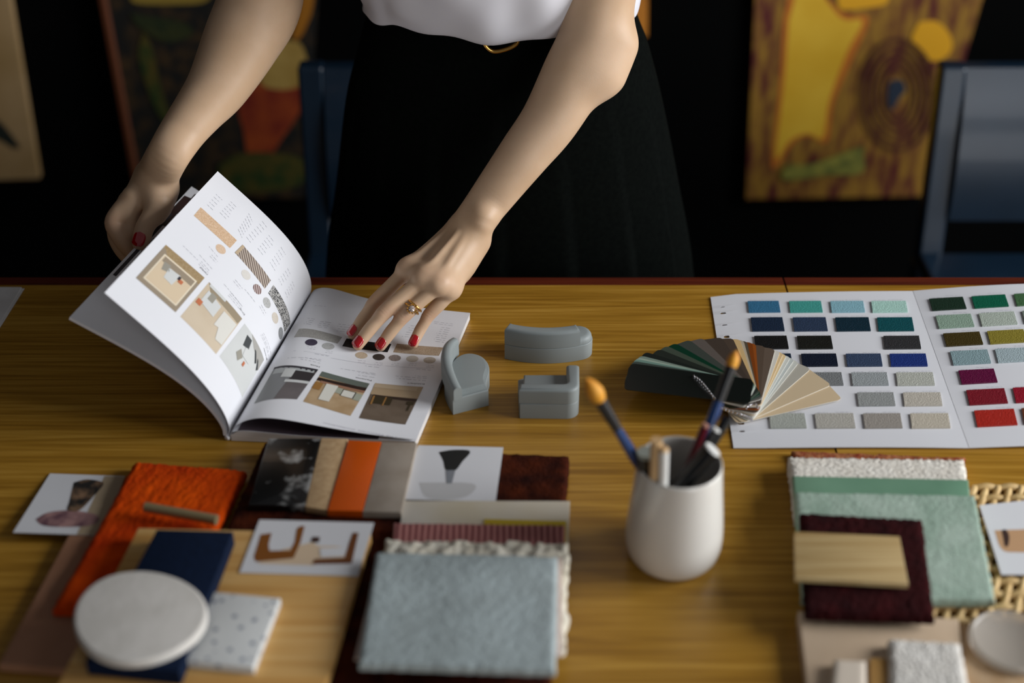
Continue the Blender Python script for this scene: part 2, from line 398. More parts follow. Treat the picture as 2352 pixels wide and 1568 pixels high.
m_p1 = mat('ochre_and_maroon_paint', (76, 6, 0), (136, 98, 18), scale=55, stretch=(1, 1, .28), detail=3, lo=.36, hi=.6, rough=.7)
m_yel = mat('yellow_paint', (196, 152, 16), (206, 166, 40), scale=9, rough=.7)
m_yel2 = mat('deep_yellow_paint', (206, 150, 8), rough=.6)
m_grn = mat('olive_green_paint', (60, 74, 22), (132, 128, 46), scale=34, rough=.7)
m_bluep = mat('dark_blue_paint', (18, 34, 52), rough=.7)
m_or = mat('orange_outline_paint', (176, 98, 10), rough=.7)
m_ring = mat('dark_brown_brushstroke', (66, 26, 6), rough=.7)
painting('painting', [(1746, -260), (2333, -260), (2123, 450), (1714, 457)], m_p1, [
    ([(1800, 40), (1835, -60), (1935, 30), (1995, 40), (1960, 130), (1915, 235), (1900, 325), (1855, 312), (1820, 330), (1790, 376), (1772, 372), (1790, 200)], m_or),
    ([(1812, 45), (1850, -50), (1930, 40), (1980, 48), (1945, 120), (1905, 230), (1890, 315), (1855, 306), (1815, 322), (1790, 360), (1782, 345), (1800, 200)], m_yel),
    ([(1925, -20), (2030, -20), (2035, 8), (1990, 18), (1930, 20)], m_yel2),
    ([(2110, 50), (2150, 48), (2182, 80), (2184, 118), (2150, 140), (2115, 125), (2094, 90)], m_yel2),
    ([(2045, 185), (2070, 182), (2080, 205), (2065, 225), (2050, 250), (2040, 238), (2040, 205)], m_bluep),
    *[([(2062+rx_*math.cos(q_), 215+ry_*math.sin(q_)) for q_ in np.linspace(0, 6.2831, 36)]+[(2062+(rx_-5)*math.cos(q_), 215+(ry_-6)*math.sin(q_)) for q_ in np.linspace(6.2831, 0, 36)], m_ring) for rx_, ry_ in ((34, 58), (48, 76), (62, 94), (76, 112), (90, 130))],
    ([(1810, 375), (1870, 372), (1975, 335), (1982, 350), (1978, 395), (1900, 400), (1810, 412), (1795, 395)], m_grn)],
    'ochre and maroon painting with a tall yellow shape and yellow oval on black wall')
m_p2 = mat('dark_olive_paint', (8, 7, 3), (62, 42, 10), scale=34, detail=5, lo=.46, hi=.72, rough=.7)
m_fr = mat('brown_frame_wood', (92, 48, 24), rough=.5)
painting('painting', [(190, -260), (745, -260), (697, 455), (322, 455)], m_p2, [
    ([(630, 180), (690, 190), (692, 250), (640, 330), (605, 392), (572, 370), (560, 300), (548, 240), (590, 190)], mat('red_orange_paint', (110, 22, 2), (150, 62, 10), scale=20, rough=.7)),
    ([(655, 92), (690, 100), (706, 150), (690, 195), (640, 205), (600, 190), (610, 140)], mat('pale_gold_paint', (150, 118, 48), (176, 146, 76), scale=12, rough=.7)),
    ([(700, -60), (722, -60), (718, 20), (690, 85), (672, 82), (688, 20)], mat('amber_paint', (160, 100, 8), rough=.7)),
    ([(300, -20), (470, -22), (470, 4), (400, 10), (310, 6)], mat('straw_paint', (140, 116, 40), rough=.7)),
    ([(330, 70), (350, 110), (370, 200), (392, 268), (380, 280), (350, 230), (320, 130)], mat('moss_paint', (22, 52, 6), (78, 66, 8), scale=30, rough=.7)),
    ([(300, 30), (420, 50), (440, 80), (380, 95), (320, 60)], mat('dark_green_paint', (16, 34, 4), (44, 48, 8), scale=30, rough=.7)),
    ([(500, 380), (560, 350), (690, 360), (692, 420), (600, 440), (520, 430)], MATS['moss_paint'] if 'moss_paint' in MATS else m_p2)],
    'dark green and black painting with red shape and gold disc, behind the left arm', m_fr, (3,))
painting('painting', [(-160, -260), (-20, -260), (90, 410), (-110, 416)], mat('beige_paint', (150, 120, 72), (176, 146, 104), scale=6, rough=.7), [
    ([(-30, 270), (0, 278), (44, 334), (30, 340), (0, 322), (-30, 310)], mat('black_green_paint', (22, 30, 22), rough=.7))],
    'pale beige painting with a dark leaf shape at the left edge')
painting('painting', [(1190, -260), (1492, -260), (1487, 84), (1200, 84)], mat('burnt_orange_paint', (164, 96, 14), (190, 120, 24), scale=9, rough=.7), [],
    'orange painting mostly hidden behind the bent elbow')
chair(-.088, 2.08, .0, 'dark blue wooden chair directly behind the standing person')
chair(.942, 2.08, .0, 'glossy dark blue wooden chair behind the table at the right edge')

# ------------------------------------------------------------ magazine
m_pap = mat('coated_paper', (228, 229, 233), rough=.38, spec=.4)
m_pap2 = mat('uncoated_page_edges', (206, 203, 200), (222, 220, 218), scale=600, stretch=(.05, .05, 3), rough=.6)
m_ink = mat('grey_ink', (140, 140, 150), rough=.6); m_ink2 = mat('pale_grey_ink', (168, 168, 178), rough=.6); m_dk = mat('dark_ink', (46, 44, 50), rough=.6)
def solid(n, c, c2=None, **k): return mat(n, c, c2, rough=.45, **k)
S0 = Z(525, 1000, .757); S1 = Z(705, 690, .757)
B0 = Z(955, 1018, .7575); A0 = Z(1080, 722, .7575)
def hump(u, p): return (u/p)*math.exp(1-u/p) if u > 0 else 0
def right_page(u, v):
    a = lerp(S0, S1, v); o = lerp(B0, A0, v); p = lerp(a, o, u); h = lerp(.0215, .0165, v)
    p = p.copy(); p[2] = .7605+h*(hump(max(u, 0), lerp(.23, .13, v))-.06*u)-.006*max(0, 1-u/.04); return p
def right_block(u, v):
    p = right_page(u, v); q = p.copy(); q[2] = min(p[2]-.0006, .7600+.004*hump(max(u, 0), .1)); return q
mag = empty('magazine', tuple(lerp(S0, S1, .5)*[1, 1, 0]+[0, 0, .7505]), 'open interiors magazine on the table, one leaf lifted by the left hand', 'magazine')
rp = Sheet(right_page, .195, .262, 60, 16, .0002, m_pap)
rnd = random.Random(4)
m_gm = solid('print_grey_weave', (150, 148, 144), (176, 174, 168), scale=900)
m_bk = solid('print_black', (18, 18, 20)); m_tn = solid('print_tan_weave', (150, 128, 104), (182, 164, 142), scale=900)
rp.quad([(687, 755), (786, 774), (775, 789), (675, 775)], m_gm, n=10)
rp.quad([(796, 777), (899, 790), (890, 809), (786, 795)], m_bk); rp.quad([(912, 789), (1018, 798), (1008, 817), (903, 809)], m_tn)
for x, y, c, c2, kind in ((715, 786, (52, 46, 62), (80, 74, 90), 'noise'), (754, 795, (160, 160, 158), (186, 186, 184), 'noise'), (830, 816, (178, 158, 132), (200, 184, 162), 'noise'), (870, 820, (52, 46, 44), (64, 58, 54), 'noise'),
                    (907, 822, (60, 40, 42), (190, 180, 172), 'wave'), (947, 824, (178, 172, 160), (200, 194, 184), 'wave'), (987, 827, (170, 160, 146), (190, 182, 170), 'noise')):
    rp.disc(x, y, .0066, solid('print_dot_%d' % x, c, c2, scale=900 if kind == 'noise' else 220, kind=kind))
P1 = [(631, 844), (731, 849), (682, 917), (584, 927)]; P2 = [(740, 853), (849, 881), (805, 955), (696, 922)]; P3 = [(862, 880), (972, 889), (931, 975), (824, 960)]
K = solid
rp.quad(P1, K('photo_grey_floor', (96, 90, 90), (110, 104, 104), scale=40), n=10)
rp.sub(P1, [(0, 0), (.55, 0), (.45, 1), (0, 1)], K('photo_pale_floor', (132, 134, 136)), .0003, 8); rp.sub(P1, [(0, 0), (1, .0), (1, .1), (.0, .06)], m_dk, .00045, 8)
rp.sub(P1, (.05, .06, .95, .22), K('photo_light_wall', (176, 180, 180)), .00045, 8); rp.sub(P1, (.55, .14, 1, .42), K('photo_charcoal', (52, 48, 50)), .0006)
rp.sub(P1, (.3, .1, .55, .35), K('photo_white', (206, 208, 206)), .0006); rp.sub(P1, (.45, .42, 1, .5), MATS['photo_white'], .0006)
rp.quad(P2, K('photo_oak_floor', (168, 140, 104), (182, 156, 122), scale=60), n=8)
rp.sub(P2, (0, 0, 1, .16), K('photo_green_grey', (96, 104, 96)), .0003); rp.sub(P2, [(.0, .2), (1, .14), (1, .24), (0, .3)], K('photo_brown_black', (44, 28, 22)), .0003)
rp.sub(P2, [(.08, .28), (1, .24), (1, .3), (.1, .34)], K('photo_copper', (150, 110, 88)), .00045); rp.sub(P2, [(.22, .32), (.46, .3), (.46, .8), (.24, .82)], K('photo_cream_white', (214, 212, 202)), .0006)
rp.sub(P2, (.58, .34, .86, .54), MATS['photo_brown_black'], .00045); rp.sub(P2, (.6, .36, .84, .54), MATS['photo_cream_white'], .0006); rp.sub(P2, [(.46, .34), (.58, .34), (.6, .5), (.46, .5)], K('photo_sage', (160, 164, 148)), .00045); rp.sub(P2, (.86, .36, 1, .56), MATS['photo_sage'], .00045)
rp.sub(P2, (0, .34, .16, .56), K('photo_golden', (150, 108, 56)), .00045)
rp.quad(P3, K('photo_walnut_floor', (92, 78, 64), (106, 92, 78), scale=60), n=8)
rp.sub(P3, (0, 0, 1, .32), K('photo_sand_wall', (168, 142, 108), (176, 154, 124), scale=20), .0003); rp.sub(P3, [(.08, .32), (1, .34), (1, .4), (.06, .37)], MATS['photo_brown_black'], .00045)
rp.sub(P3, (.12, .36, .5, .56), K('photo_dark_olive', (50, 42, 22)), .0006); rp.sub(P3, [(.08, .36), (.12, .36), (.13, .6), (.09, .6)], MATS['photo_golden'], .00075); rp.sub(P3, (.34, .36, .37, .6), MATS['photo_golden'], .00075)
rp.sub(P3, (.82, .42, .97, .5), MATS['photo_dark_olive'], .0006); rp.sub(P3, (.88, .5, .92, .66), MATS['photo_dark_olive'], .0006); rp.sub(P3, (0, .02, .9, .12), K('photo_pale_sand', (186, 166, 138)), .00045)
rp.text('Husk', (736, 842), (713, 836), m_dk); rp.text('Panama', (855, 873), (817, 866), m_dk); rp.text('Kalahari', (976, 881), (937, 879), m_dk)
rp.text('The Naturals Collection', (913, 1009), (744, 970), m_ink2)
def para(sh, a, b, step, n, w=.0004, dash=.004, m=None, jit=.2):
    a = np.array(a, float); b = np.array(b, float); st = np.array(step, float)
    for i in range(n):
        sh.line(a+st*i, lerp(a+st*i, b+st*i, 1-rnd.random()*jit), m or m_ink, w, dash, rnd)
para(rp, (735, 834), (688, 824), (2, -5), 2); para(rp, (738, 826), (651, 822), (4, -8), 1); para(rp, (754, 818), (714, 811), (0, 0), 1)
para(rp, (860, 867), (815, 860), (3, -6), 2); para(rp, (862, 858), (781, 846), (0, 0), 1); para(rp, (871, 844), (832, 839), (0, 0), 1)
para(rp, (978, 874), (902, 868), (2, -5), 2); para(rp, (980, 865), (952, 863), (0, 0), 1); para(rp, (989, 850), (950, 847), (0, 0), 1)
for a, b in (((757, 817), (650, 810)), ((875, 840), (760, 822)), ((990, 846), (885, 840))): rp.line(a, b, m_ink2, .0003)
for x, y in ((715, 797), (754, 806), (830, 828), (870, 833), (907, 834), (947, 835), (987, 839)): para(rp, (x+10, y+1), (x-10, y-1), (-1, 4), 2, .00035, .003)
for r in range(4): para(rp, (723-r*3, 733+r*4), (706-r*3, 731+r*4), (0, 0), 1); para(rp, (760-r*3, 741+r*4), (733-r*3, 738+r*4), (0, 0), 1); para(rp, (815-r*3, 748+r*5), (776-r*3, 744+r*5), (0, 0), 1)
for r in range(8): para(rp, (1034-r*2, 754+r*4.6), (1008-r*2, 751+r*4.6), (0, 0), 1); 
for r in range(6): para(rp, (968-r*3, 750+r*5), (936-r*3, 747+r*5), (0, 0), 1)
para(rp, (1040, 748), (986, 741), (0, -4), 2, m=m_ink2); para(rp, (749, 704), (721, 702), (0, 0), 1, m=m_ink2)
rp.b.build('right_page', mag, .8)
blk = Sheet(right_block, .195, .262, 50, 4, .0002, m_pap)
blk.quv([np.array(p) for p in ((.05, .002), (.8, .002), (.8, .5), (.05, .5))], K('photo_plum', (66, 54, 62), (88, 76, 84), scale=12), .0001, 24)
blk.b.build('under_page', mag, .8)
b = MB(); n = 24
V = []
for v in (0, 1):
    for i in range(n+1):
        u = .012+i/n*.985; p = right_block(u, v); V += [p-np.array([0, 0, .0006]), np.array([p[0], p[1], .7507])]
F = []; k = 2*(n+1)
for i in range(n):
    a = 2*i; F += [(a, a+1, a+3, a+2), (k+a, k+a+2, k+a+3, k+a+1), (a, a+2, k+a+2, k+a), (a+1, k+a+1, k+a+3, a+3)]
F += [(0, k, k+1, 1), (2*n, 2*n+1, k+2*n+1, k+2*n)]
mesh('page_block', V, F, m_pap2, None, mag)
# lifted leaf
def leaf(S0_, S1_, Q0, Q1, B, pk=.62, off=0.):
    def f(u, v):
        s = lerp(S0_, S1_, v); q = lerp(Q0, Q1, v); c = q-s; sp = nrm(S1_-S0_); n_ = nrm(np.cross(nrm(c), sp)); n_ = n_*(1 if n_[0] > 0 else -1)
        uu = min(max(u, 0), 1); extra = u-uu
        bb = B(v) if callable(B) else B
        return s+c*(uu+extra)+n_*(bb*math.sin(math.pi*uu**pk)+off)
    return f
Q0 = D(240, 672, 1.39); Q1 = D(500, 393, 1.585)
lf = leaf(S0+[0, 0, .001], S1+[0, 0, .001], Q0, Q1, lambda v: lerp(.019, .027, v))
lp = Sheet(lf, .195, .262, 40, 20, .0002, m_pap, 1)
G1 = [(381, 562), (470, 638), (403, 717), (312, 638)]; G2 = [(480, 648), (556, 732), (496, 813), (414, 727)]; G3 = [(562, 743), (606, 826), (556, 913), (504, 818)]
sgn = -1 if (np.cross(lf(.5, .5)-lf(.4, .5), lf(.5, .5)-lf(.5, .4))@(lf(.5, .5)-CAM)) > 0 else 1
lp.flip = sgn
lp = Sheet(lf, .195, .262, 40, 20, .0002, m_pap, sgn)
lp.quad(G1, K('photo_tan_carpet', (150, 126, 88), (168, 146, 110), scale=500), n=8)
lp.sub(G1, [(0, .08), (.06, .08), (.97, .98), (0, 1)], K('photo_taupe', (150, 136, 116)), .0002, 6); lp.sub(G1, (.0, .2, 1, 1), MATS['photo_taupe'], .0003)
lp.sub(G1, (.1, .18, .93, .9), K('photo_ivory_edge', (226, 214, 190)), .0004); lp.sub(G1, (.13, .21, .9, .87), K('photo_beige_rug', (212, 192, 162)), .0005)
lp.sub(G1, [(.15, .22), (.9, .22), (.9, .36), (.15, .34)], MATS['photo_taupe'], .0006)
lp.sub(G1, [(.2, .32), (.35, .3), (.4, .45), (.25, .5)], K('photo_grey_cushion', (150, 146, 134)), .0007); lp.sub(G1, [(.35, .36), (.62, .34), (.6, .62), (.38, .6)], K('photo_pale_linen', (206, 208, 206)), .0007)
lp.sub(G1, (.6, .36, .66, .44), m_dk, .0008); lp.sub(G1, (.64, .4, .74, .48), K('photo_rust', (190, 110, 72)), .0008)
lp.quad(G2, K('photo_light_beige', (196, 178, 152), (204, 188, 164), scale=20), n=8)
lp.sub(G2, [(0, 0), (1, 0), (.98, .16), (.15, .14)], K('photo_brown_wall', (150, 136, 112)), .0003); lp.sub(G2, (.05, .0, .5, .06), MATS['photo_white'], .0004)
lp.sub(G2, [(.1, .14), (.5, .2), (.5, .5), (.1, .45)], MATS['photo_pale_linen'], .0004); lp.sub(G2, (.18, .12, .32, .3), MATS['photo_grey_cushion'], .0005)
lp.sub(G2, (.04, .42, .16, .54), MATS['photo_rust'], .0005); lp.sub(G2, [(.6, .22), (.98, .2), (.98, .5), (.6, .6)], K('photo_sofa_white', (216, 214, 206)), .0005); lp.sub(G2, [(.7, .55), (.98, .5), (.98, .78), (.8, .8)], MATS['photo_sofa_white'], .0005)
lp.quad(G3, K('photo_pale_grey', (196, 198, 196), (206, 208, 206), scale=10), n=8)
lp.sub(G3, [(.3, .0), (1, 0), (1, .3), (.55, .15)], K('photo_grey_curtain', (166, 164, 158)), .0003); lp.sub(G3, [(.22, .12), (.4, .1), (.46, .3), (.28, .36)], K('photo_slate', (60, 64, 66)), .0005)
lp.sub(G3, [(.36, .3), (.6, .28), (.66, .5), (.42, .52)], MATS['photo_white'], .0005); lp.sub(G3, [(.3, .45), (.45, .55), (.38, .7), (.24, .6)], MATS['photo_grey_cushion'], .0005)
lp.sub(G3, (.52, .56, .58, .66), MATS['photo_rust'], .0006); lp.sub(G3, [(.8, .18), (.86, .2), (.98, .3), (.94, .36)], MATS['photo_slate'], .0006); lp.sub(G3, [(.6, .14), (.66, .14), (.84, .28), (.8, .32)], MATS['photo_slate'], .0006)
lp.quad([(461, 476), (544, 552), (528, 570), (445, 495)], K('print_peach_weave', (196, 160, 124), (220, 192, 162), scale=700), n=8)
lp.quad([(557, 562), (622, 644), (608, 663), (539, 580)], K('print_taupe_stripe', (104, 90, 82), (190, 176, 162), scale=130, kind='wave', rot=(0, 0, -.3)), n=8)
lp.quad([(557, 562), (562, 567), (545, 585), (539, 580)], MATS['photo_pale_sand'] if 'photo_pale_sand' in MATS else m_tn, .0004)
lp.quad([(628, 654), (667, 742), (653, 764), (616, 673)], K('print_pepper_weave', (40, 42, 44), (190, 188, 184), scale=650, lo=.42, hi=.58), n=8)
for x, y, c, c2, kd in ((507, 572, (206, 176, 146), (222, 196, 170), 'noise'), (565, 631, (210, 206, 198), (218, 214, 208), 'noise'), (591, 664, (96, 62, 62), (200, 186, 180), 'wave'), (613, 695, (160, 160, 158), (190, 190, 188), 'noise'),
                        (632, 730, (200, 190, 176), (210, 202, 190), 'noise'), (645, 765, (120, 122, 124), (150, 152, 152), 'noise')):
    lp.disc(x, y, .0064, K('print_dot_%d' % x, c, c2, scale=700 if kd == 'noise' else 200, kind=kd))
lp.text('Linara', (476, 632), (458, 614), m_dk); lp.text('Drift', (561, 725), (549, 708), m_dk); lp.text('Breton', (612, 828), (605, 800), m_dk)
d = np.array
for (ax, ay), (dx, dy), (sx, sy), n in (((476, 470), (15, 14), (5, -6), 5), ((505, 488), (16, 16), (5, -5), 6), ((547, 526), (10, 22), (4, -6), 7), ((566, 544), (12, 16), (6, -6), 7), ((592, 570), (14, 18), (5, -6), 6), ((620, 602), (12, 20), (5, -7), 6), ((640, 640), (8, 16), (5, -6), 5), ((655, 670), (6, 16), (4, -6), 5),
                                      ((480, 566), (22, 26), (0, 0), 1), ((486, 585), (14, 16), (-4, 3), 2), ((458, 585), (30, 34), (0, 0), 1), ((420, 564), (45, 44), (0, 0), 1), ((462, 600), (22, 26), (-3, 3), 3), ((540, 642), (18, 22), (-4, 3), 2), ((514, 652), (46, 56), (0, 0), 1), ((530, 672), (28, 34), (-3, 3), 3), ((562, 664), (24, 30), (0, 0), 1),
                                      ((605, 765), (18, 50), (-3, 2), 3), ((600, 700), (12, 22), (-4, 3), 2)):
    para(lp, (ax, ay), (ax+dx, ay+dy), (sx, sy), n, .00042, .003)
lp.b.build('lifted_leaf', mag, .8)
# rest of the left half, held up behind
def rt(px, py, S, r):
    ds = np.linspace(1.2, 1.75, 400); e = [np.linalg.norm(D(px, py, t)-S) for t in ds]; i = int(np.argmin(e))
    if e[i] > r: return D(px, py, ds[i]), ds[i], e[i]
    j = min(range(i, 400), key=lambda q: abs(e[q]-r)); return D(px, py, ds[j]), ds[j], e[j]
R0, dR0, eR0 = rt(160, 728, S0, .2); R1, dR1, eR1 = rt(440, 428, S1, .197)
sf = leaf(S0+[-.002, 0, -.001], S1+[-.002, 0, -.001], R0, R1, lambda v: lerp(.022, .026, v))
st = Sheet(sf, .195, .262, 40, 12, .0035, m_pap, 1)
sg = -1 if (np.cross(sf(.5, .5)-sf(.4, .5), sf(.5, .5)-sf(.5, .4))@(sf(.5, .5)-CAM)) > 0 else 1
st = Sheet(sf, .195, .262, 40, 12, .0035, m_pap, sg)
st.quad([(424, 449), (440, 456), (380, 520), (362, 514)], K('photo_dark_room', (44, 38, 34), (60, 40, 38), scale=60), n=6)
st.quv([np.array(p) for p in ((.965, .30), (.985, .30), (.985, .78), (.965, .78))], m_dk, .0002, 10)
st.quv([np.array(p) for p in ((.90, .32), (.955, .32), (.955, .60), (.90, .60))], K('photo_dim_taupe', (118, 104, 92)), .0002, 10)
st.quv([np.array(p) for p in ((.80, .80), (.95, .80), (.95, .97), (.80, .97))], MATS['photo_dark_room'], .0002, 10)
st.b.build('left_pages', mag, .8)
m_gr = mat('spine_glue', (150, 140, 130), rough=.7)
V, F = tube([S0+[-.002, 0, -.0035], S1+[-.002, 0, -.0035]], .0028, 10); mesh('spine', V, F, m_pap, None, mag, True)

# ------------------------------------------------------------ colour card with leather samples
m_card = mat('white_card', (212, 213, 217), rough=.55, spec=.3)
card = empty('colour_card', (.36, 1.28, .7505), 'folded white card with rows of small leather swatches and a punched edge', 'colour card')
FL0 = Z(1750, 1028, .752); FL1 = Z(1690, 675, .752); FR0 = Z(2226, 1028, .752); FR1 = Z(2097, 668, .752)
E0 = Z(1685, 1028, .7515); E1 = Z(1632, 682, .7515)
# punched flap: strips around holes
holes = [(1660, 705, .0024, .0014), (1661, 719, .0033, .0022), (1664, 746, .0032, .0014), (1669, 773, .0033, .0026), (1672, 795, .0036, .0026), (1702, 971, .0034, .003), (1704, 990, .003, .0014)]
b = MB(); hw = [Z(h[0], h[1], .752) for h in holes]
def flap(v): return lerp(E0, E1, v), lerp(FL0, FL1, v)
ys = [0.]; 
hv = sorted([((h[1]-E0[1])/(E1[1]-E0[1]), i) for i, h in enumerate(hw)])
def strip(v0, v1):
    a, c = flap(v0); a2, c2 = flap(v1)
    V = [a, c, c2, a2]; V = V+[p-np.array([0, 0, .0009]) for p in V]
    b.add(V, [(0, 1, 2, 3), (7, 6, 5, 4), (0, 4, 5, 1), (1, 5, 6, 2), (2, 6, 7, 3), (3, 7, 4, 0)], m_card)
HH = FL1[1]-FL0[1]; prev = 0
for v, i in hv:
    hh = (holes[i][3]+.001)/HH; strip(prev, v-hh)
    a, c = flap(v-hh); a2, c2 = flap(v+hh); ctr = hw[i]; n = 24; Vh = []; Vo = []
    for k in range(n):
        q = 2*math.pi*k/n; cx, sx_ = math.cos(q), math.sin(q); sup = lambda x: math.copysign(abs(x)**.6, x)
        Vh.append(ctr+np.array([holes[i][2]*sup(cx), holes[i][3]*sup(sx_), 0]))
        m_ = max(abs(cx), abs(sx_)); X, Y = cx/m_, sx_/m_; yy = (Y+1)/2; L_ = lerp(a, a2, yy); R_ = lerp(c, c2, yy); xc = lerp(L_, R_, .42)
        Vo.append(lerp(xc, R_, X) if X > 0 else lerp(xc, L_, -X))
    V = Vh+Vo+[p-np.array([0, 0, .0009]) for p in Vh]
    for p in V: p[2] = min(p[2], .752)
    F = [(k, n+k, n+(k+1) % n, (k+1) % n) for k in range(n)]+[(k, (k+1) % n, 2*n+(k+1) % n, 2*n+k) for k in range(n)]
    b.add(V, F, m_card); prev = v+hh
strip(prev, 1); b.build('punched_flap', card)
def panel_l(u, v): p = lerp(lerp(FL0, FR0, u), lerp(FL1, FR1, v*0+1), v) if 0 else lerp(lerp(FL0, FR0, u), lerp(FL1, FR1, u), v); p = p.copy(); p[2] = .752+.001*math.sin(math.pi*u); return p
GR0 = np.array([FR0[0]+.21, 1.1395, .7555]); GR1 = np.array([FR1[0]+.212, 1.4345, .7605])
def panel_r(u, v): p = lerp(lerp(FR0, GR0, u), lerp(FR1, GR1, u), v).copy(); p[2] = .7522+lerp(.003, .011, v)*math.sin(math.pi*min(max(u, 0), 1)*.62); return p
m_mark = mat('card_crease', (150, 150, 154), rough=.6)
pl = Sheet(panel_l, .21, .295, 16, 8, .0009, m_card); pr = Sheet(panel_r, .21, .295, 16, 8, .0009, m_card)
rnd = random.Random(8)
swl = [(0, 0, (52, 108, 142)), (0, 1, (66, 152, 142)), (0, 2, (132, 176, 188)), (0, 3, (166, 204, 192)), (1, 0, (20, 38, 60)), (1, 1, (40, 56, 80)), (1, 2, (4, 38, 52)), (1, 3, (2, 72, 78)),
       (2, 0, (14, 16, 16)), (2, 1, (18, 20, 16)), (2, 3, (44, 44, 46)), (3, 0, (16, 34, 54)), (3, 1, (6, 20, 40)), (3, 2, (50, 66, 92)), (3, 3, (22, 46, 112)), (4, 1, (118, 121, 122)), (4, 2, (148, 154, 155)), (4, 3, (174, 176, 166)),
       (5, 2, (144, 147, 145)), (5, 3, (182, 176, 164)), (6, 0, (164, 168, 160)), (6, 1, (174, 171, 162)), (6, 2, (150, 144, 136)), (6, 3, (186, 178, 162))]
rowpx = [(693, 719), (730.5, 762), (773, 803), (814, 843), (857, 887), (903, 934), (951, 985)]
colx = [((1717, 1795), (1766, 1854)), ((1812, 1892), (1871, 1966)), ((1907, 1989), (1982, 2074)), ((2001, 2087), (2090, 2184))]
swr = [(0, 0, (24, 48, 34)), (0, 1, (2, 92, 66)), (0, 2, (62, 98, 62)), (1, 0, (142, 166, 148)), (1, 1, (172, 182, 170)), (1, 2, (120, 130, 120)), (2, 0, (64, 52, 14)), (2, 1, (134, 122, 44)), (3, 0, (134, 158, 162)), (3, 1, (160, 176, 180)), (3, 2, (150, 150, 150)),
       (4, 0, (92, 4, 54)), (5, 0, (120, 16, 32)), (5, 1, (140, 10, 34)), (6, 0, (166, 34, 22)), (6, 1, (100, 52, 28))]
rq = [(2134, 2220, 683, 711), (2149, 2238, 722, 752), (2166, 2258, 763, 793), (2182, 2276, 804, 836), (2201, 2291, 848, 880), (2219, 2315, 893, 928), (2237, 2337, 940, 978)]
def swatch(S, q, c, name):
    th = .0016; n = 4; uvq = [S.uv(*p) for p in q]
    top = [S.pos(*lerp(lerp(uvq[0], uvq[1], i/n), lerp(uvq[3], uvq[2], i/n), j), th) for j in (0, 1) for i in range(n+1)]
    bot = [p-np.array([0, 0, th-.0001]) for p in top]; k = n+1; F = []
    for i in range(n): F += [(i, k+i, k+i+1, i+1), (i, i+1, 2*k+i+1, 2*k+i), (k+i, 3*k+i, 3*k+i+1, k+i+1)]
    F += [(0, 2*k, 3*k, k), (n, k+n, 3*k+n, 2*k+n)]
    m = mat('leather_%02x%02x%02x' % c, c, rough=.42, bump=.55, bscale=750, spec=.4)
    o = mesh(name, top+bot, F, m, None, card, .6)
    x0, y0 = q[0]; x1, y1 = q[1]
    S.line((x0+6, y0-4), (x0+30, y0-4.3), m_ink2, .0004, .003, rnd); S.line((x1-40, y1-4.5), (x1-4, y1-5), m_ink2, .0004, .003, rnd)
    return o
for r, c, rgb in swl:
    yt, yb = rowpx[r]; t = (yt-693)/(951-693); a, bq = colx[c]; xl = lerp(a[0], bq[0], t); xr = lerp(a[1], bq[1], t)-7; sk = (yb-yt)*.19*.9
    swatch(pl, [(xl, yt+.6), (xr, yt), (xr+sk, yb-1), (xl+sk*.75, yb)], rgb, 'leather_swatch')
for r, c, rgb in swr:
    xl, xr, yt, yb = rq[r]; w_ = xr-xl-9; dx = [0, 97, 194][c]*(1+.02*r); rise = 6; y0 = yt+5-rise*c*.9
    swatch(pr, [(xl+dx, y0), (xl+dx+w_, y0-4.5), (xl+dx+w_+9, y0+yb-yt-6), (xl+dx+8, y0+yb-yt-1)], rgb, 'leather_swatch')
pl.b.build('card_panel', card, .8); pr.b.build('card_panel', card, .8)

# ------------------------------------------------------------ fan deck of colour cards on a ball chain
fan = empty('colour_fan_deck', tuple(Z(1690, 935, .753)), 'fanned deck of plain colour cards on a silver ball chain, dark to beige', 'colour fan')
piv = Z(1694, 944, .753)
fc = [(20, (204, 182, 148)), (33, (198, 178, 146)), (50, (172, 168, 156)), (58, (196, 198, 190)), (61, (188, 194, 190)), (63.5, (206, 208, 200)), (66, (222, 196, 150)), (68, (214, 186, 140)), (70, (210, 206, 194)), (73, (96, 82, 70)), (79, (86, 72, 60)),
      (84, (140, 74, 26)), (86, (120, 60, 18)), (89, (84, 74, 60)), (91, (172, 160, 140)), (93, (200, 170, 120)), (97, (74, 62, 52)), (103, (66, 56, 48)), (114, (92, 84, 78)), (122, (60, 66, 60)), (131, (4, 50, 32)), (137, (64, 74, 62)), (143, (34, 40, 34))]
def fcard(ang, zb, tilt, c, L=.112, W=.044, back=.012):
    a = math.radians(ang); dx = np.array([math.cos(a), math.sin(a), 0]); dy = np.array([-math.sin(a), math.cos(a), 0]); r = .005; out = []
    for cx, cy, q0 in ((L-r, W/2-r, 0), (-back+r, W/2-r, 90), (-back+r, -W/2+r, 180), (L-r, -W/2+r, 270)):
        for k in range(4): q = math.radians(q0+30*k); out.append((cx+r*math.cos(q), cy+r*math.sin(q)))
    V = []; n = len(out)
    for dz in (0, .0007):
        for x, y in out: p = piv+dx*x+dy*y; V.append((p[0], p[1], zb+dz+tilt*(x+back)))
    F = [tuple(reversed(range(n))), tuple(n+k for k in range(n))]+[(k, (k+1) % n, n+(k+1) % n, n+k) for k in range(n)]
    m = mat('fan_%02x%02x%02x' % c, c, rough=.35, spec=.5)
    edge = mat('fan_card_core', (206, 204, 196), rough=.6)
    return mesh('colour_chip', V, F, [m, edge], [0, 0]+[1 if sum(c) > 240 else 0]*n, fan)
zb = .7548
for ang, c in fc: fcard(ang, zb, 0, c); zb += .00085
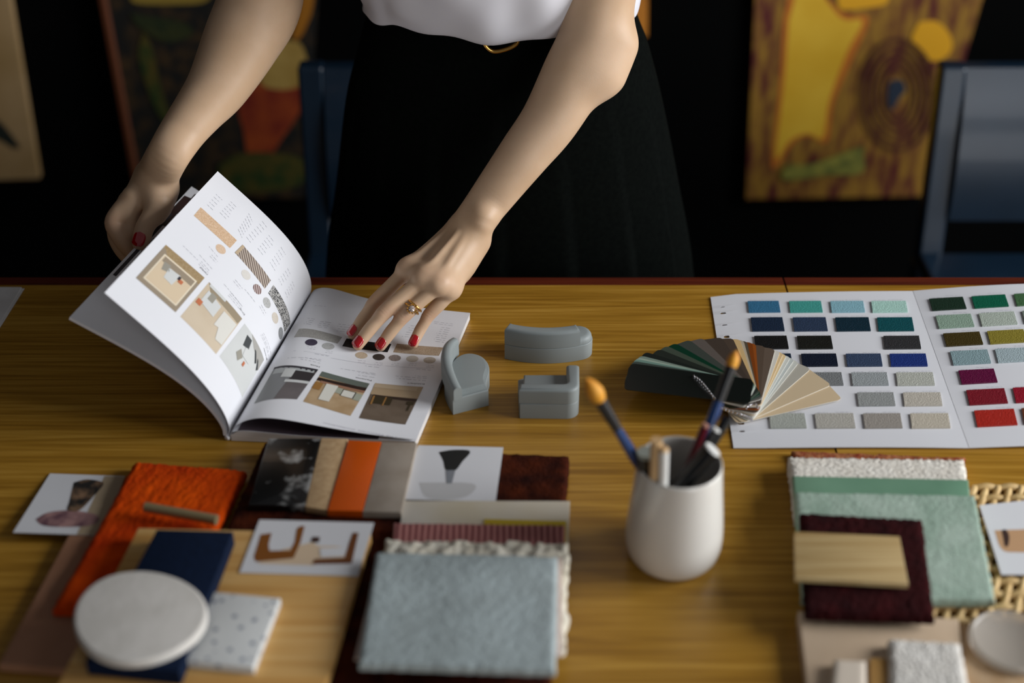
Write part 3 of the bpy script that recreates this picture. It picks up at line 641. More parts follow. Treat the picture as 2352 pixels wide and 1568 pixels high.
for i, (ang, c) in enumerate(((150, (24, 30, 26)), (155, (120, 136, 124)), (158, (156, 172, 156)), (160, (110, 140, 128)), (163, (60, 70, 64)), (166, (14, 20, 16)), (169, (12, 17, 14)))):
    fcard(ang, zb, .0, c, L=.118); zb += .0009
m_chr = mat('bright_chrome', (216, 216, 220), rough=.16, metal=1)
chp = spline([Z(1594, 864, .7815), Z(1606, 872, .7825), Z(1622, 890, .7825), Z(1640, 914, .781), Z(1660, 937, .776), Z(1685, 946, .777), Z(1705, 952, .774), Z(1720, 958, .768), Z(1728, 966, .760)], 10)
chp2 = spline([Z(1714, 936, .7785), Z(1727, 928, .779), Z(1737, 929, .779), Z(1741, 938, .7785)], 8)
b = MB()
def beads(P, gap, r):
    L = 0; nxt = 0
    for i in range(len(P)-1):
        s_ = np.linalg.norm(P[i+1]-P[i])
        while nxt <= L+s_:
            c = lerp(P[i], P[i+1], (nxt-L)/s_); V = []; F = []; n = 8
            for a in range(1, 5):
                for k in range(n): V.append(c+r*np.array([math.sin(math.pi*a/5)*math.cos(2*math.pi*k/n), math.sin(math.pi*a/5)*math.sin(2*math.pi*k/n), math.cos(math.pi*a/5)]))
            for a in range(3):
                for k in range(n): F.append((a*n+k, a*n+(k+1) % n, (a+1)*n+(k+1) % n, (a+1)*n+k))
            F += [tuple(range(n)), tuple(3*n+k for k in reversed(range(n)))]; b.add(V, F, m_chr); nxt += gap
        L += s_
    V, F = tube(P, r*.3, 6); b.add(V, F, m_chr)
beads(chp, .0042, .0016); beads(chp2, .0042, .0016); b.build('ball_chain', fan, True)

# ------------------------------------------------------------ three grey sofa models
m_grey = mat('grey_printed_plastic', (134, 141, 141), (140, 147, 146), scale=6, rough=.5, spec=.4)
def arc(cx, cy, r, a0, a1, n=20): return [(cx+r*math.cos(math.radians(a0+(a1-a0)*k/n)), cy+r*math.sin(math.radians(a0+(a1-a0)*k/n))) for k in range(n+1)]
def block(name, out, z0, z1, r, parent):
    V, F = prism(out, z0, z1, r); return mesh(name, V, F, m_grey, None, parent, .7)
def rings(out, z, parent, steps, ins, name='seat_step'):
    for k in range(steps):
        pass
# curved bench
c1 = Z(1250, 832, .75)
sofa = empty('sofa_model', tuple(c1), 'small grey curved sofa model with its back to the camera, farthest of three', 'sofa model', None)
cx, cy = c1[0]+.002, c1[1]+.112; ro, ri = .1145, .0815
a0, a1 = 270-23.5, 270+21
rm = (ro+ri)/2; e = math.radians(a1); ex, ey = cx+rm*math.cos(e), cy+rm*math.sin(e)
cap = arc(ex, ey, (ro-ri)/2, a1, a1+180, 14)
seatout = arc(cx, cy, ro, a0, a1)+cap[1:-1]+arc(cx, cy, ri, a1, a0)
block('base', seatout, .7502, .7695, .0012, sofa)
seatin = arc(cx, cy, ro-.001, a0+.4, a1)+arc(ex, ey, (ro-ri)/2-.001, a1, a1+180, 14)[1:-1]+arc(cx, cy, ri+.001, a1, a0+.4)
block('seat', seatin, .7697, .7775, .006, sofa)
block('backrest', arc(cx, cy, ro, a0, a1-2)+arc(cx, cy, ro-.0135, a1-2, a0), .7699, .7905, .004, sofa)
# L sofa
c3 = Z(1262, 955, .75)
sofa = empty('sofa_model', tuple(c3), 'small grey L-shaped sofa model beside the orange brush tip, nearest of three', 'sofa model', None)
L3 = Z(1190, 950, .75); R3 = Z(1334, 950, .75); x0, x1 = L3[0], Z(1322, 940, .75)[0]+.003; y0 = Z(1250, 962, .75)[1]; w3 = x1-x0
def rr(x, y, r, q0): return [(x+r*math.cos(math.radians(q0+15*k)), y+r*math.sin(math.radians(q0+15*k))) for k in range(7)]
out = [(x0+.001, y0+.003), (x0+.002, y0+.001)]+rr(x1-.013, y0+.013, .013, 270)+[(x1+.001, y0+.047), (x1-.003, y0+.05), (x0+.004, y0+.047), (x0, y0+.044)]
block('base', out, .7502, .7685, .001, sofa)
block('seat', [(x0+.004, y0+.010), (x1-.006, y0+.010), (x1-.006, y0+.044), (x0+.006, y0+.044)], .7687, .7760, .003, sofa)
block('backrest', [(x0+.001, y0+.002)]+rr(x1-.013, y0+.013, .013, 270)+[(x1+.001, y0+.046), (x1-.002, y0+.048), (x1-.0095, y0+.048), (x1-.0125, y0+.046)]+[(x1-.0125-.004*(1-math.cos(math.radians(t))), y0+.0175-.004*math.sin(math.radians(t))) for t in (0, 30, 60, 90)]+[(x0+.002, y0+.0135)], .7688, .7865, .0035, sofa)
# chaise with curved back
c2 = Z(1075, 930, .75)
sofa = empty('sofa_model', tuple(c2), 'small grey chaise model with tall curved back and wavy seat, next to the magazine', 'sofa model', None)
def zp(pts, z=.770): return [tuple(Z(x, y, z)[:2]) for x, y in pts]
def smooth(pts, n=5, closed=True):
    P = [np.array(p+(0,), float) for p in pts]; P = P+[P[0]] if closed else P; return [tuple(q[:2]) for q in spline(P, n)[:-1 if closed else None]]
curve = [(1122, 896), (1117, 882), (1119, 868), (1124, 850), (1120, 832), (1105, 817), (1082, 811), (1058, 815), (1038, 829), (1025, 850), (1020, 872), (1026, 892), (1040, 917)]
pts = smooth(zp(curve), 4, False)
block('base', pts, .7502, .7700, .0015, sofa)
def shrink(pts, k):
    c = np.mean(np.array(pts), 0); return [tuple(c+(np.array(p)-c)*k) for p in pts]
for i in range(4): block('seat' if i == 0 else 'seat_contour', shrink(pts, .93-.035*i), .7702+.0009*i, .7711+.0009*i, .0003, sofa)
zb_ = .7702
cl = spline([np.array(q+(0,)) for q in zp([(1052, 919), (1041, 902), (1031, 880), (1026, 858), (1028, 838), (1036, 822), (1046, 812)], zb_)], 5)
V = []; F = []; nc = len(cl); prof_ = [(1, 0), (1, .72), (.86, .90), (.5, .985), (0, 1), (-.5, .985), (-.86, .90), (-1, .72), (-1, 0)]; k_ = len(prof_)
for i, p in enumerate(cl):
    t_ = nrm(cl[min(i+1, nc-1)]-cl[max(i-1, 0)]); nn = np.array([-t_[1], t_[0], 0]); q = i/(nc-1); hw = .0046+.0012*math.sin(math.pi*q); hh = lerp(.0155, .0235, min(1, q*1.8))*(1-.12*max(0, q-.7)/.3)
    for x, z in prof_: V.append((p[0]+nn[0]*x*hw, p[1]+nn[1]*x*hw, zb_+z*hh))
for i in range(nc-1):
    for j in range(k_-1): F.append((i*k_+j, i*k_+j+1, (i+1)*k_+j+1, (i+1)*k_+j))
F += [tuple(range(k_)), tuple((nc-1)*k_+j for j in reversed(range(k_)))]
mesh('backrest', V, F, m_grey, None, sofa, .9)

# ------------------------------------------------------------ white pot and what stands in it
m_pot = mat('glazed_ceramic', (214, 210, 202), (220, 217, 210), scale=4, rough=.24, spec=.55, coat=.3)
pc = np.array([.1475, .979, T0+.0003])
prof = [(0, 0), (.034, 0), (.0385, .0025), (.0418, .008), (.0438, .017), (.0442, .026), (.0437, .038), (.0424, .054), (.0404, .074), (.0388, .092), (.0378, .104), (.0374, .1075), (.0366, .1086), (.0357, .1075), (.0355, .103), (.0366, .09), (.0388, .065), (.0402, .04), (.0395, .018), (.035, .009), (0, .008)]
V, F = lathe(prof, pc, 72); tag(mesh('ceramic_pot', V, F, m_pot, None, None, True), 'white ceramic pot holding brushes and pens on the table', 'pot')
inz = T0+.0095
def stick(name, a, bt, parts, label, cat, root=None):
    """parts: list (part name, t0, t1, r0, r1, mat) along the line a(bottom)->b(top)"""
    t = empty(name, tuple(a), label, cat)
    for nm, t0, t1, r0, r1, m, *rest in parts:
        if rest: rad = rest[0]; k = len(rad); P = [lerp(a, bt, lerp(t0, t1, i/(k-1))) for i in range(k)]; R_ = rad
        else: P = [lerp(a, bt, t0), lerp(a, bt, t1)]; R_ = [r0, r1]
        V, F = tube(P, R_, 14); mesh(nm, V, F, m, None, t, .7)
    return t
m_bh = mat('blue_lacquer', (20, 54, 104), rough=.2, spec=.6); m_fer = mat('black_ferrule', (14, 15, 17), rough=.3, spec=.6); m_bris = mat('orange_bristle', (206, 130, 18), (226, 160, 44), scale=120, stretch=(1, 1, .1), rough=.6)
m_redp = mat('crimson_lacquer', (92, 6, 22), rough=.3); m_blk = mat('black_plastic', (12, 13, 14), rough=.3); m_wht = mat('white_plastic', (226, 226, 222), rough=.35); m_stk = mat('pale_wood_stick', (196, 158, 110), (210, 176, 130), scale=50, stretch=(1, 1, .1), rough=.55)
m_sil = mat('steel_tip', (130, 130, 132), rough=.3, metal=.8)
tip = Yp(1347, 868, .985); bot = pc+np.array([.022, .004, .011]); rim = Yp(1462, 1058, .980); bot = tip+(rim-tip)*1.62; bot[2] = max(bot[2], inz+.004)
stick('paint_brush', bot, tip, [('handle', 0, .63, 0, 0, m_bh, [.0012, .0026, .0036, .0046, .0050, .0046, .0040]), ('ferrule', .63, .84, .0046, .0056, m_fer), ('bristles', .84, 1.0, 0, 0, m_bris, [.0056, .0072, .0078, .0066, .0042, .0008])],
      'paint brush with orange bristles and blue handle leaning left out of the white pot', 'paint brush')
tip = Yp(1692, 805, 1.045); lo_ = Yp(1590, 1090, .985); bot = tip+(lo_-tip)*1.28
stick('paint_brush', bot, tip, [('handle', 0, .68, 0, 0, m_bh, [.0018, .003, .0038, .0046, .0052, .0046]), ('ferrule', .68, .9, .0046, .005, m_fer), ('bristles', .9, 1.0, 0, 0, m_bris, [.005, .0056, .0046, .001])],
      'paint brush with black ferrule leaning right in the pot, its tip before the fan deck', 'paint brush')
def leaner(name, p1, y1, p2, y2, k, parts, label, cat):
    tp = Yp(p1[0], p1[1], y1); l2 = Yp(p2[0], p2[1], y2); return stick(name, tp+(l2-tp)*k, tp, parts, label, cat)
leaner('pencil', (1621, 973), 1.002, (1575, 1085), .985, 1.5, [('barrel', 0, .96, .0036, .0036, m_redp), ('eraser', .96, 1, .0034, .003, mat('pale_pink_eraser', (180, 130, 110), rough=.7))], 'dark red pencil in the white pot left of the blue brush handle', 'pencil')
leaner('pen', (1672, 960), 1.010, (1592, 1092), .975, 1.45, [('barrel', 0, 1, .0040, .0044, m_blk)], 'slim black pen leaning farthest right out of the white pot', 'pen')
leaner('marker_pen', (1638, 1030), .966, (1570, 1105), .960, 1.6, [('barrel', 0, .975, .0078, .0078, m_blk), ('end_cap', .975, 1, .0082, .0076, m_wht)], 'thick black marker with a large white round end in the white pot', 'marker pen')
leaner('marker_pen', (1646, 984), .990, (1588, 1075), .978, 1.5, [('barrel', 0, .97, .0036, .0036, m_blk), ('end_cap', .97, 1, .0042, .0038, m_wht)], 'thin dark pen with a small white round end behind the thick marker', 'pen')
leaner('wooden_stick', (1508, 1010), .956, (1504, 1096), .958, 1.2, [('shaft', 0, 1, .0052, .0052, m_stk)], 'pale wooden stick upright at the front of the white pot', 'stick')
leaner('white_stick', (1525, 1027), .9505, (1523, 1105), .9525, 1.15, [('shaft', 0, .93, .0044, .0044, m_wht), ('tip', .93, 1, .0044, .003, m_stk)], 'white stick with beige tip against the front rim of the pot', 'stick')
leaner('marker_pen', (1484, 1036), .972, (1488, 1100), .972, 1.2, [('barrel', 0, .9, .0082, .0082, m_blk), ('end_cap', .9, 1, .0084, .008, mat('grey_green_plastic', (150, 156, 146), rough=.4))], 'short black marker with a grey-green end beside the wooden stick', 'marker pen')

# ------------------------------------------------------------ samples, left and centre
def M(n, c, c2=None, **k): return mat(n, c, c2, **k)
m_print = mat('matt_photo_paper', (216, 217, 220), rough=.5)
def prints(name, px, zt, shapes, label, cat, th=.0006):
    if np.isscalar(zt): zt = [zt]*4
    C = [Z(p[0], p[1], z) for p, z in zip(px, zt)]
    s = MB(); V = C+[c-np.array([0, 0, th]) for c in C]
    s.add(V, [(0, 3, 2, 1), (4, 5, 6, 7), (0, 1, 5, 4), (1, 2, 6, 5), (2, 3, 7, 6), (3, 0, 4, 7)], m_print)
    nn = nrm(np.cross(C[1]-C[0], C[3]-C[0])); nn = nn if nn[2] > 0 else -nn
    for i, (poly, m) in enumerate(shapes):
        sm_ = len(poly) > 4 and not any(q in m.name for q in ('teak', 'floor')); pts = [np.array(p+(0,), float) for p in poly]
        if sm_: pts = spline(pts+[pts[0]], 4)[:-1]
        V = []
        for p in pts:
            d_ = ray(p[0], p[1]); t = ((C[0]-CAM)@nn)/(d_@nn); V.append(CAM+d_*t+nn*(.0001+.0001*i))
        s.add(V, [tuple(range(len(V)))], m)
    return tag(s.build(name), label, cat)
def fab(n, c1, c2, sc=60, **k): return mat(n, c1, c2, scale=sc, rough=.95, spec=.1, sheen=.0, lo=.3, hi=.7, **k)
slab('sample_board', [(170, 1205), (345, 1205), (300, 1548), (-4, 1524)], .759, .0085, M('dusty_pink_laminate', (152, 108, 80), (160, 116, 88), scale=30, rough=.6), 'pinkish brown flat sample board under the orange fabric at the left', 'sample board')
prints('picture_card', [(115, 1087), (287, 1093), (232, 1229), (30, 1222)], [.7514, .7514, .7602, .7602], [
    ([(240, 1093), (287, 1094), (236, 1229), (176, 1227)], M('print_warm_grey', (166, 148, 122), rough=.5)),
    ([(82, 1192), (110, 1177), (160, 1172), (215, 1180), (228, 1195), (200, 1208), (130, 1210), (95, 1205)], M('print_marbled_mauve', (96, 66, 76), (168, 130, 126), scale=90, rough=.5)),
    ([(170, 1108), (200, 1101), (232, 1106), (237, 1114), (215, 1140), (183, 1172), (155, 1172), (160, 1150)], M('print_marbled_shade', (40, 38, 36), (140, 110, 84), scale=70, rough=.5, lo=.45, hi=.7))],
    'white picture card showing a patterned lamp at the far left', 'picture card')
m_or_f = fab('orange_felted_wool', (168, 42, 2), (226, 84, 4), 22, bump=.6, bscale=260)
slab('fabric_swatch', [(308, 1056), (566, 1075), (410, 1400), (119, 1392)], [.7635, .7635, .7715, .7715], .0112, m_or_f, 'bright orange nubby wool fabric with a brass tube lying on it', 'fabric swatch', n=50, amp=.0012, ns=260, er=.006, rag=.0015, wob=.0015, seed=1)
m_carp = fab('rust_brown_carpet', (34, 8, 4), (74, 28, 8), 50, bump=.8, bscale=400)
slab('carpet_sample', [(606, 1012), (1308, 1043), (1262, 1610), (345, 1610)], .7672, .0162, m_carp, 'large dark brown carpet sample lying beneath the tiles and fabrics', 'carpet sample', n=70, amp=.0016, ns=320, er=.005, rag=.002, seed=2)
V, F = tube([Z(334, 1164, .7785), Z(498, 1194, .7785)], .0048, 20); b = MB(); b.add(V, F, M('brushed_brass', (168, 150, 112), rough=.4, metal=.5))
o = tag(b.build('brass_tube', None, .8), 'slim brushed brass tube lying on the orange fabric', 'tube')
m_ash = wood('ash_board', (186, 134, 66), (206, 158, 90), (220, 180, 116), scale=.7, rough=.45)
o = slab('wood_board', [(318, 1212), (852, 1224), (735, 1612), (112, 1612)], .7820, .0112, m_ash, 'light yellowish wood board under the navy sample and terrazzo tile', 'wood board', er=.0006)
m_ash.node_tree.nodes['Mapping'].inputs['Rotation'].default_value = (0, 0, 1.35); 
slab('fabric_block', [(360, 1215), (535, 1220), (412, 1542), (196, 1518)], .7975, .0150, M('navy_cloth', (5, 20, 42), (9, 26, 52), scale=200, rough=.85, spec=.15), 'navy blue cloth-covered block beneath the white oval stone', 'sample block', er=.001)
slab('terrazzo_tile', [(492, 1358), (644, 1373), (582, 1533), (424, 1515)], .7902, .0078, M('white_terrazzo', (118, 126, 142), (214, 216, 214), scale=105, kind='voronoi', lo=.16, hi=.30, rough=.4), 'white terrazzo tile with blue-grey flecks beside the oval stone', 'tile')
# oval stone
c = Z(322, 1417, .8085); n = 64; pts = []
for k in range(n):
    q = 2*math.pi*k/n; cx_ = 322+math.cos(q)*154*(1 if math.cos(q) > 0 else 1.0); sy_ = 105*(1-.10*math.cos(q+.2)) ; cy_ = 1411+math.sin(q)*sy_-math.cos(q)*14*.6
    pts.append(tuple(Z(cx_, cy_, .8050)[:2]))
V, F = prism(pts, .7978, .8050, .003, 5)
tag(mesh('stone_disc', V, F, M('white_plaster_stone', (206, 202, 194), (216, 212, 205), scale=40, rough=.85, spec=.2, bump=.15, bscale=120), None, None, .9), 'round white stone disc on the navy block and terrazzo tile', 'stone')
prints('picture_card', [(596, 1193), (859, 1200), (822, 1322), (550, 1314)], .7832, [
    ([(678.3, 1254.6), (717.1, 1244.9), (732.6, 1253.8), (771.3, 1253.8), (800.4, 1258.4), (794.6, 1281.7), (717.1, 1298.0), (593.0, 1294.1), (616.3, 1270.1)], M('print_cream_floor', (214, 190, 160), rough=.5)),
    ([(598.8, 1227.4), (624.0, 1223.6), (617.1, 1250.7), (619.4, 1264.7), (666.7, 1263.9), (676.4, 1244.9), (681.4, 1213.9), (689.9, 1208.1), (700.0, 1208.1), (690.7, 1244.9), (674.4, 1281.7), (587.2, 1290.2), (582.9, 1278.6)], M('print_teak', (128, 74, 14), rough=.5)),
    ([(810.1, 1223.6), (824.0, 1223.6), (808.1, 1294.1), (715.5, 1295.7), (722.9, 1284.0), (791.5, 1280.9), (800.4, 1250.7)], M('print_dark_teak', (104, 56, 14), rough=.5)),
    ([(717.1, 1233.3), (734.9, 1233.3), (732.6, 1245.7), (714.7, 1245.7)], M('print_dark_cube', (58, 28, 16), rough=.5)),
    ([(734.1, 1259.2), (798.4, 1256.9), (790.7, 1277.8), (737.2, 1280.2)], m_print)],
    'white picture card of a wooden daybed across the edge of the wood board', 'picture card')
m_marb = M('black_marble', (10, 11, 11), (150, 150, 148), scale=48, detail=7, lo=.56, hi=.70, rough=.25, coat=.3)
slab('marble_tile', [(617, 1006), (737, 1006), (700, 1160), (570, 1158)], .7755, .0078, m_marb, 'black marble tile with white veins on the dark carpet', 'tile', er=.0008)
slab('stone_tile', [(738, 1005), (799, 1007), (751, 1171), (701, 1163)], .7745, .0068, M('beige_sandstone', (174, 142, 102), (192, 162, 122), scale=150, rough=.7), 'narrow beige sandstone strip between black marble and orange tile', 'tile', er=.0006)
slab('glass_tile', [(800, 1010), (876, 1014), (832, 1173), (752, 1171)], .7755, .0078, M('orange_glaze', (206, 84, 2), rough=.3), 'glossy orange tile strip with pale yellow edges', 'tile', er=.0006)
slab('stone_tile', [(877, 1015), (958, 1016), (921, 1176), (833, 1174)], .7752, .0075, M('grey_stone', (146, 134, 120), (160, 149, 136), scale=40, rough=.6), 'warm grey stone strip right of the orange tile', 'tile', er=.0006)
prints('picture_card', [(961, 1022), (1156, 1027), (1138, 1152), (922, 1146)], .7690, [
    ([(962, 1108), (1085, 1110), (1080, 1135), (1040, 1146), (980, 1142)], M('print_pale_grey_stone', (190, 190, 190), rough=.5)),
    ([(1008, 1038), (1042, 1033), (1080, 1036), (1062, 1060), (1046, 1080), (1024, 1079), (1018, 1058)], M('print_black_shade', (16, 20, 20), rough=.4)),
    ([(1024, 1080), (1046, 1080), (1038, 1110), (1026, 1110)], M('print_glass_grey', (126, 130, 136), rough=.4))],
    'white picture card showing a black table lamp, beside the brown carpet corner', 'picture card')
slab('stone_sheet', [(926, 1149), (1309, 1150), (1300, 1400), (895, 1400)], .7706, .0016, M('cream_onyx', (206, 196, 172), (216, 211, 200), scale=7, rough=.35, lo=.4, hi=.6), 'thin cream marbled sheet behind the pink ribbed fabric', 'stone sheet', er=.0006)
slab('paper_sheet', [(1112, 1191), (1301, 1196), (1298, 1400), (1100, 1400)], .7718, .0009, M('yellow_paper', (196, 170, 20), rough=.6), 'thin yellow sheet showing as a line above the pink fabric', 'paper', er=.0003)
slab('fabric_swatch', [(904, 1199), (1297, 1204), (1296, 1380), (895, 1380)], .7765, .0044, M('pink_ribbed_cotton', (112, 52, 54), (182, 124, 118), scale=55, kind='wave', rough=.9), 'pink ribbed fabric strip between cream sheet and white boucle', 'fabric swatch', n=30, amp=.0006, ns=200, er=.002, seed=4)
slab('fabric_swatch', [(886, 1236), (1307, 1242), (1299, 1486), (850, 1500)], .7868, .0100, fab('ivory_boucle', (206, 198, 178), (224, 220, 206), 60, bump=.7, bscale=200), 'white boucle fabric, its curly edge showing under the pale blue felt', 'fabric swatch', n=60, amp=.0035, ns=150, er=.004, rag=.003, seed=5)
slab('fabric_swatch', [(870, 1275), (1290, 1280), (1290, 1505), (814, 1512)], .7895, .0024, fab('blush_felt', (190, 170, 160), (202, 184, 172), 60), 'thin blush felt just peeking from under the pale blue felt', 'fabric swatch', n=10, er=.001)
slab('fabric_swatch', [(863, 1264), (1281, 1275), (1277, 1537), (822, 1521)], .7985, .0088, fab('pale_blue_felt', (152, 162, 162), (168, 180, 181), 30, bump=.5, bscale=300), 'large pale blue-grey felt square topmost of the centre stack', 'fabric swatch', n=50, amp=.0006, ns=260, er=.004, rag=.0008, wob=.0014, seed=6)

# ------------------------------------------------------------ samples, right
# rattan webbing: real open weave
rat = MB(); m_rat = M('woven_rattan', (196, 162, 104), (216, 186, 130), scale=80, rough=.6)
r0 = Z(2135, 1430, .753); r1 = Z(2425, 1430, .753); r2 = Z(2238, 1122, .753); r3 = Z(2480, 1122, .753)
def rq_(u, v): return lerp(lerp(r0, r1, u), lerp(r2, r3, u), v)
nu_, nv_ = 9, 11
for i in range(nu_+1):
    P = [rq_(i/nu_, j/nv_)+np.array([0, 0, .0012*(1 if (i+j) % 2 else -1)+.001]) for j in range(nv_+1)]; V, F = tube(spline(P, 3), .0034, 6); rat.add(V, F, m_rat)
for j in range(nv_+1):
    P = [rq_(i/nu_, j/nv_)+np.array([0, 0, .0012*(-1 if (i+j) % 2 else 1)+.001]) for i in range(nu_+1)]; V, F = tube(spline(P, 3), .0040, 6); rat.add(V, F, m_rat)
tag(rat.build('rattan_panel', None, True), 'open woven rattan webbing panel under the mint felt at the right edge', 'rattan panel')
slab('carpet_sample', [(1820, 1033), (2217, 1048), (2200, 1140), (1842, 1140)], .7575, .007, fab('red_flecked_carpet', (116, 30, 22), (176, 120, 80), 130, bump=.6), 'thin reddish carpet edge showing behind the white shaggy sample', 'carpet sample', n=40, amp=.0015, ns=300, er=.003, rag=.002, seed=7)
slab('carpet_sample', [(1811, 1045), (2217, 1052), (2230, 1185), (1829, 1185)], .7705, .0126, fab('white_shag_carpet', (214, 208, 196), (226, 222, 212), 70, bump=.6), 'white shaggy carpet sample at the back of the right stack', 'carpet sample', n=90, amp=.0011, ns=480, er=.005, rag=.003, seed=8)
slab('fabric_swatch', [(1821, 1091), (2225, 1100), (2236, 1230), (1830, 1230)], .7765, .0056, M('sea_green_vinyl', (100, 140, 114), (120, 158, 132), scale=6, rough=.5), 'smooth sea green strip between white shag and mint felt', 'fabric swatch', n=6, er=.002)
slab('fabric_swatch', [(1828, 1127), (2240, 1135), (2287, 1375), (1842, 1372)], [.7868, .7868, .770, .770], .0098, fab('mint_felt', (140, 162, 146), (166, 184, 170), 34, bump=.5, bscale=300), 'large mint green felt sheet under the dark maroon carpet', 'fabric swatch', n=50, amp=.0006, ns=240, er=.003, rag=.0012, seed=9)
slab('carpet_sample', [(1839, 1172), (2120, 1188), (2149, 1413), (1850, 1402)], [.795, .795, .781, .781], .0108, fab('maroon_carpet', (32, 7, 9), (54, 13, 15), 60, bump=.8, bscale=400), 'dark maroon carpet square with a small wood sample on it', 'carpet sample', n=50, amp=.0016, ns=320, er=.005, rag=.0015, seed=10)
m_pale = wood('pale_ash_veneer', (158, 128, 76), (178, 152, 104), (192, 168, 120), scale=1.2, rough=.5)
slab('wood_sample', [(1824, 1220), (2066, 1231), (2087, 1341), (1826, 1326)], [.799, .799, .7925, .7925], .005, m_pale, 'pale grained wood sample lying on the maroon carpet square', 'wood sample', er=.0006)
prints('picture_card', [(2250, 1160), (2440, 1140), (2500, 1320), (2300, 1319)], .7612, [
    ([(2284, 1218), (2335, 1216), (2400, 1218), (2400, 1262), (2330, 1268), (2300, 1260)], M('print_tan_seat', (190, 150, 112), rough=.5)),
    ([(2300, 1218), (2310, 1216), (2318, 1230), (2316, 1252), (2308, 1254), (2304, 1235)], M('print_umber', (60, 40, 34), rough=.5))],
    'white picture card of a tan chair on the rattan at the right edge', 'picture card')
slab('ceramic_tile', [(1833, 1402), (2202, 1420), (2222, 1640), (1862, 1640)], .7640, .0130, M('peach_ceramic', (196, 172, 144), (206, 184, 158), scale=8, rough=.5), 'peach beige tile in front of the maroon carpet square', 'tile', er=.0012)
slab('sample_board', [(2206, 1432), (2460, 1440), (2480, 1640), (2226, 1640)], .7605, .0048, M('tan_cork', (176, 144, 106), (188, 160, 126), scale=60, rough=.7), 'tan board under the clear disc at the bottom right', 'sample board', er=.001)
gc = Z(2326, 1466, .7685); V, F = lathe([(0, 0), (.033, 0), (.0355, .002), (.036, .005), (.0345, .0074), (.0325, .0078), (.031, .0066), (0, .0064)], np.array([gc[0], gc[1], .7607]), 56)
m_gl = M('frosted_resin', (214, 204, 190), (160, 138, 118), scale=130, kind='voronoi', lo=.3, hi=.12, rough=.3, trans=.55)
m_gl = M('frosted_resin_disc', (216, 208, 196), rough=.28, trans=.6)
tag(mesh('glass_coaster', V, F, m_gl, None, None, .8), 'round translucent coaster on the tan board at the right edge', 'coaster')
slab('carpet_sample', [(2042, 1462), (2206, 1472), (2240, 1640), (2048, 1640)], .7765, .0120, fab('ivory_shag', (208, 204, 196), (220, 217, 210), 70, bump=.8), 'small white shaggy square lying on the peach tile', 'carpet sample', n=50, amp=.0012, ns=420, er=.005, rag=.002, seed=12)
slab('wood_sample', [(1998, 1510), (2040, 1512), (2046, 1640), (2000, 1640)], .7700, .0058, M('golden_oak', (176, 134, 74), rough=.5), 'golden wooden chip between two white samples on the peach tile', 'wood sample', er=.0006)
slab('tile_chip', [(1916, 1510), (1990, 1514), (1992, 1640), (1900, 1640)], .7740, .0098, M('cream_ceramic', (206, 194, 178), rough=.5), 'small cream chip at the bottom edge on the peach tile', 'tile', er=.004, n=6)
# loose papers, far left
for i, (dx, dy) in enumerate(((0, 0), (6, 1))):
    slab('paper_sheet', [(-140, 658+dy), (50+dx, 659+dy*3), (-28+dx, 786+dy), (-200, 786+dy)], .7512+.0006*(1-i), .0005, m_pap2, ['upper white paper sheet at the left table edge', 'lower white paper sheet just showing under the upper one at the left'][i], 'paper', er=.0002)

# ------------------------------------------------------------ the person
def relax(V, F, c, r0, it=26):
    n = len(V); E_ = np.concatenate([F[:, [0, 1]], F[:, [1, 2]], F[:, [2, 3]], F[:, [3, 0]]]); E_ = np.concatenate([E_, E_[:, ::-1]])
    deg = np.bincount(E_[:, 0], minlength=n)[:, None]+1e-9; w_ = np.clip((np.linalg.norm(V-c, axis=1)-r0)/.03, .0, 1)[:, None]
    for k in range(it):
        A_ = np.stack([np.bincount(E_[:, 0], weights=V[E_[:, 1], i], minlength=n) for i in range(3)], 1)/deg
        ww = np.maximum(w_, .35 if k < 3 else 0)
        V = V+(A_-V)*ww*(.6 if k % 2 == 0 or k > 1e9 else .6)
    return V, F
person = empty('person', (-.02, 1.62, 0), 'person in a white blouse and black skirt leaning over the table, turning a magazine leaf', 'person')
def S(px, py, hw, d, ratio=1.): return D(px, py, d), (hw*d/FPX, hw*d/FPX*ratio)
def tozh(px, py):   # page height under a pixel
    u, v = rp.uv(px, py); return right_page(u, v)[2]
arm = Field(); U1 = RT*.81-UP*.58
# arm resting on the page (right in the photo)
st_ = [S(1475, -539, 88, 1.42), S(1440, -330, 88, 1.47), S(1400, -150, 88, 1.52), S(1377, -20, 86, 1.555), S(1362, 85, 80, 1.568, .95), S(1320, 172, 76, 1.575, .9), S(1263, 276, 67, 1.585, .88), S(1207, 350, 60, 1.59, .86), S(1160, 412, 54, 1.595, .82), S(1112, 476, 48, 1.60, .76), S(1078, 522, 46, 1.60, .72)]
arm.sweep([a for a, r in st_], [r for a, r in st_], .006, 9, RT*.95-UP*.3, U1)
arm.sweep([D(1424, 108, 1.572), D(1390, 170, 1.577)], [.017, .022], .03, 1)           # elbow point
arm.sweep([D(1098, 520, 1.592)], [.012], .016, 1) if 0 else arm.sweep([D(1108, 500, 1.588), D(1104, 512, 1.588)], [.013, .012], .014, 1)
W1 = Z(1076, 535, .848)
mcp = {'i': Z(936, 617, .829), 'm': Z(973, 637, .833), 'r': Z(1009, 651, .829), 'p': Z(1034, 664, .817)}
mcs = {'i': Z(1050, 522, .852), 'm': Z(1066, 532, .856), 'r': Z(1081, 540, .853), 'p': Z(1092, 548, .845)}
NRM = nrm([-.25, -.45, .85])
for k_, r0_, r1_ in (('i', .0150, .0112), ('m', .0150, .0112), ('r', .0145, .0108), ('p', .0130, .0092)):
    a, c = mcs[k_]-NRM*.006, mcp[k_]-NRM*.003; arm.sweep([a, lerp(a, c, .5)-NRM*.001, c], [r0_, r1_*1.12, r1_], .013, 3)
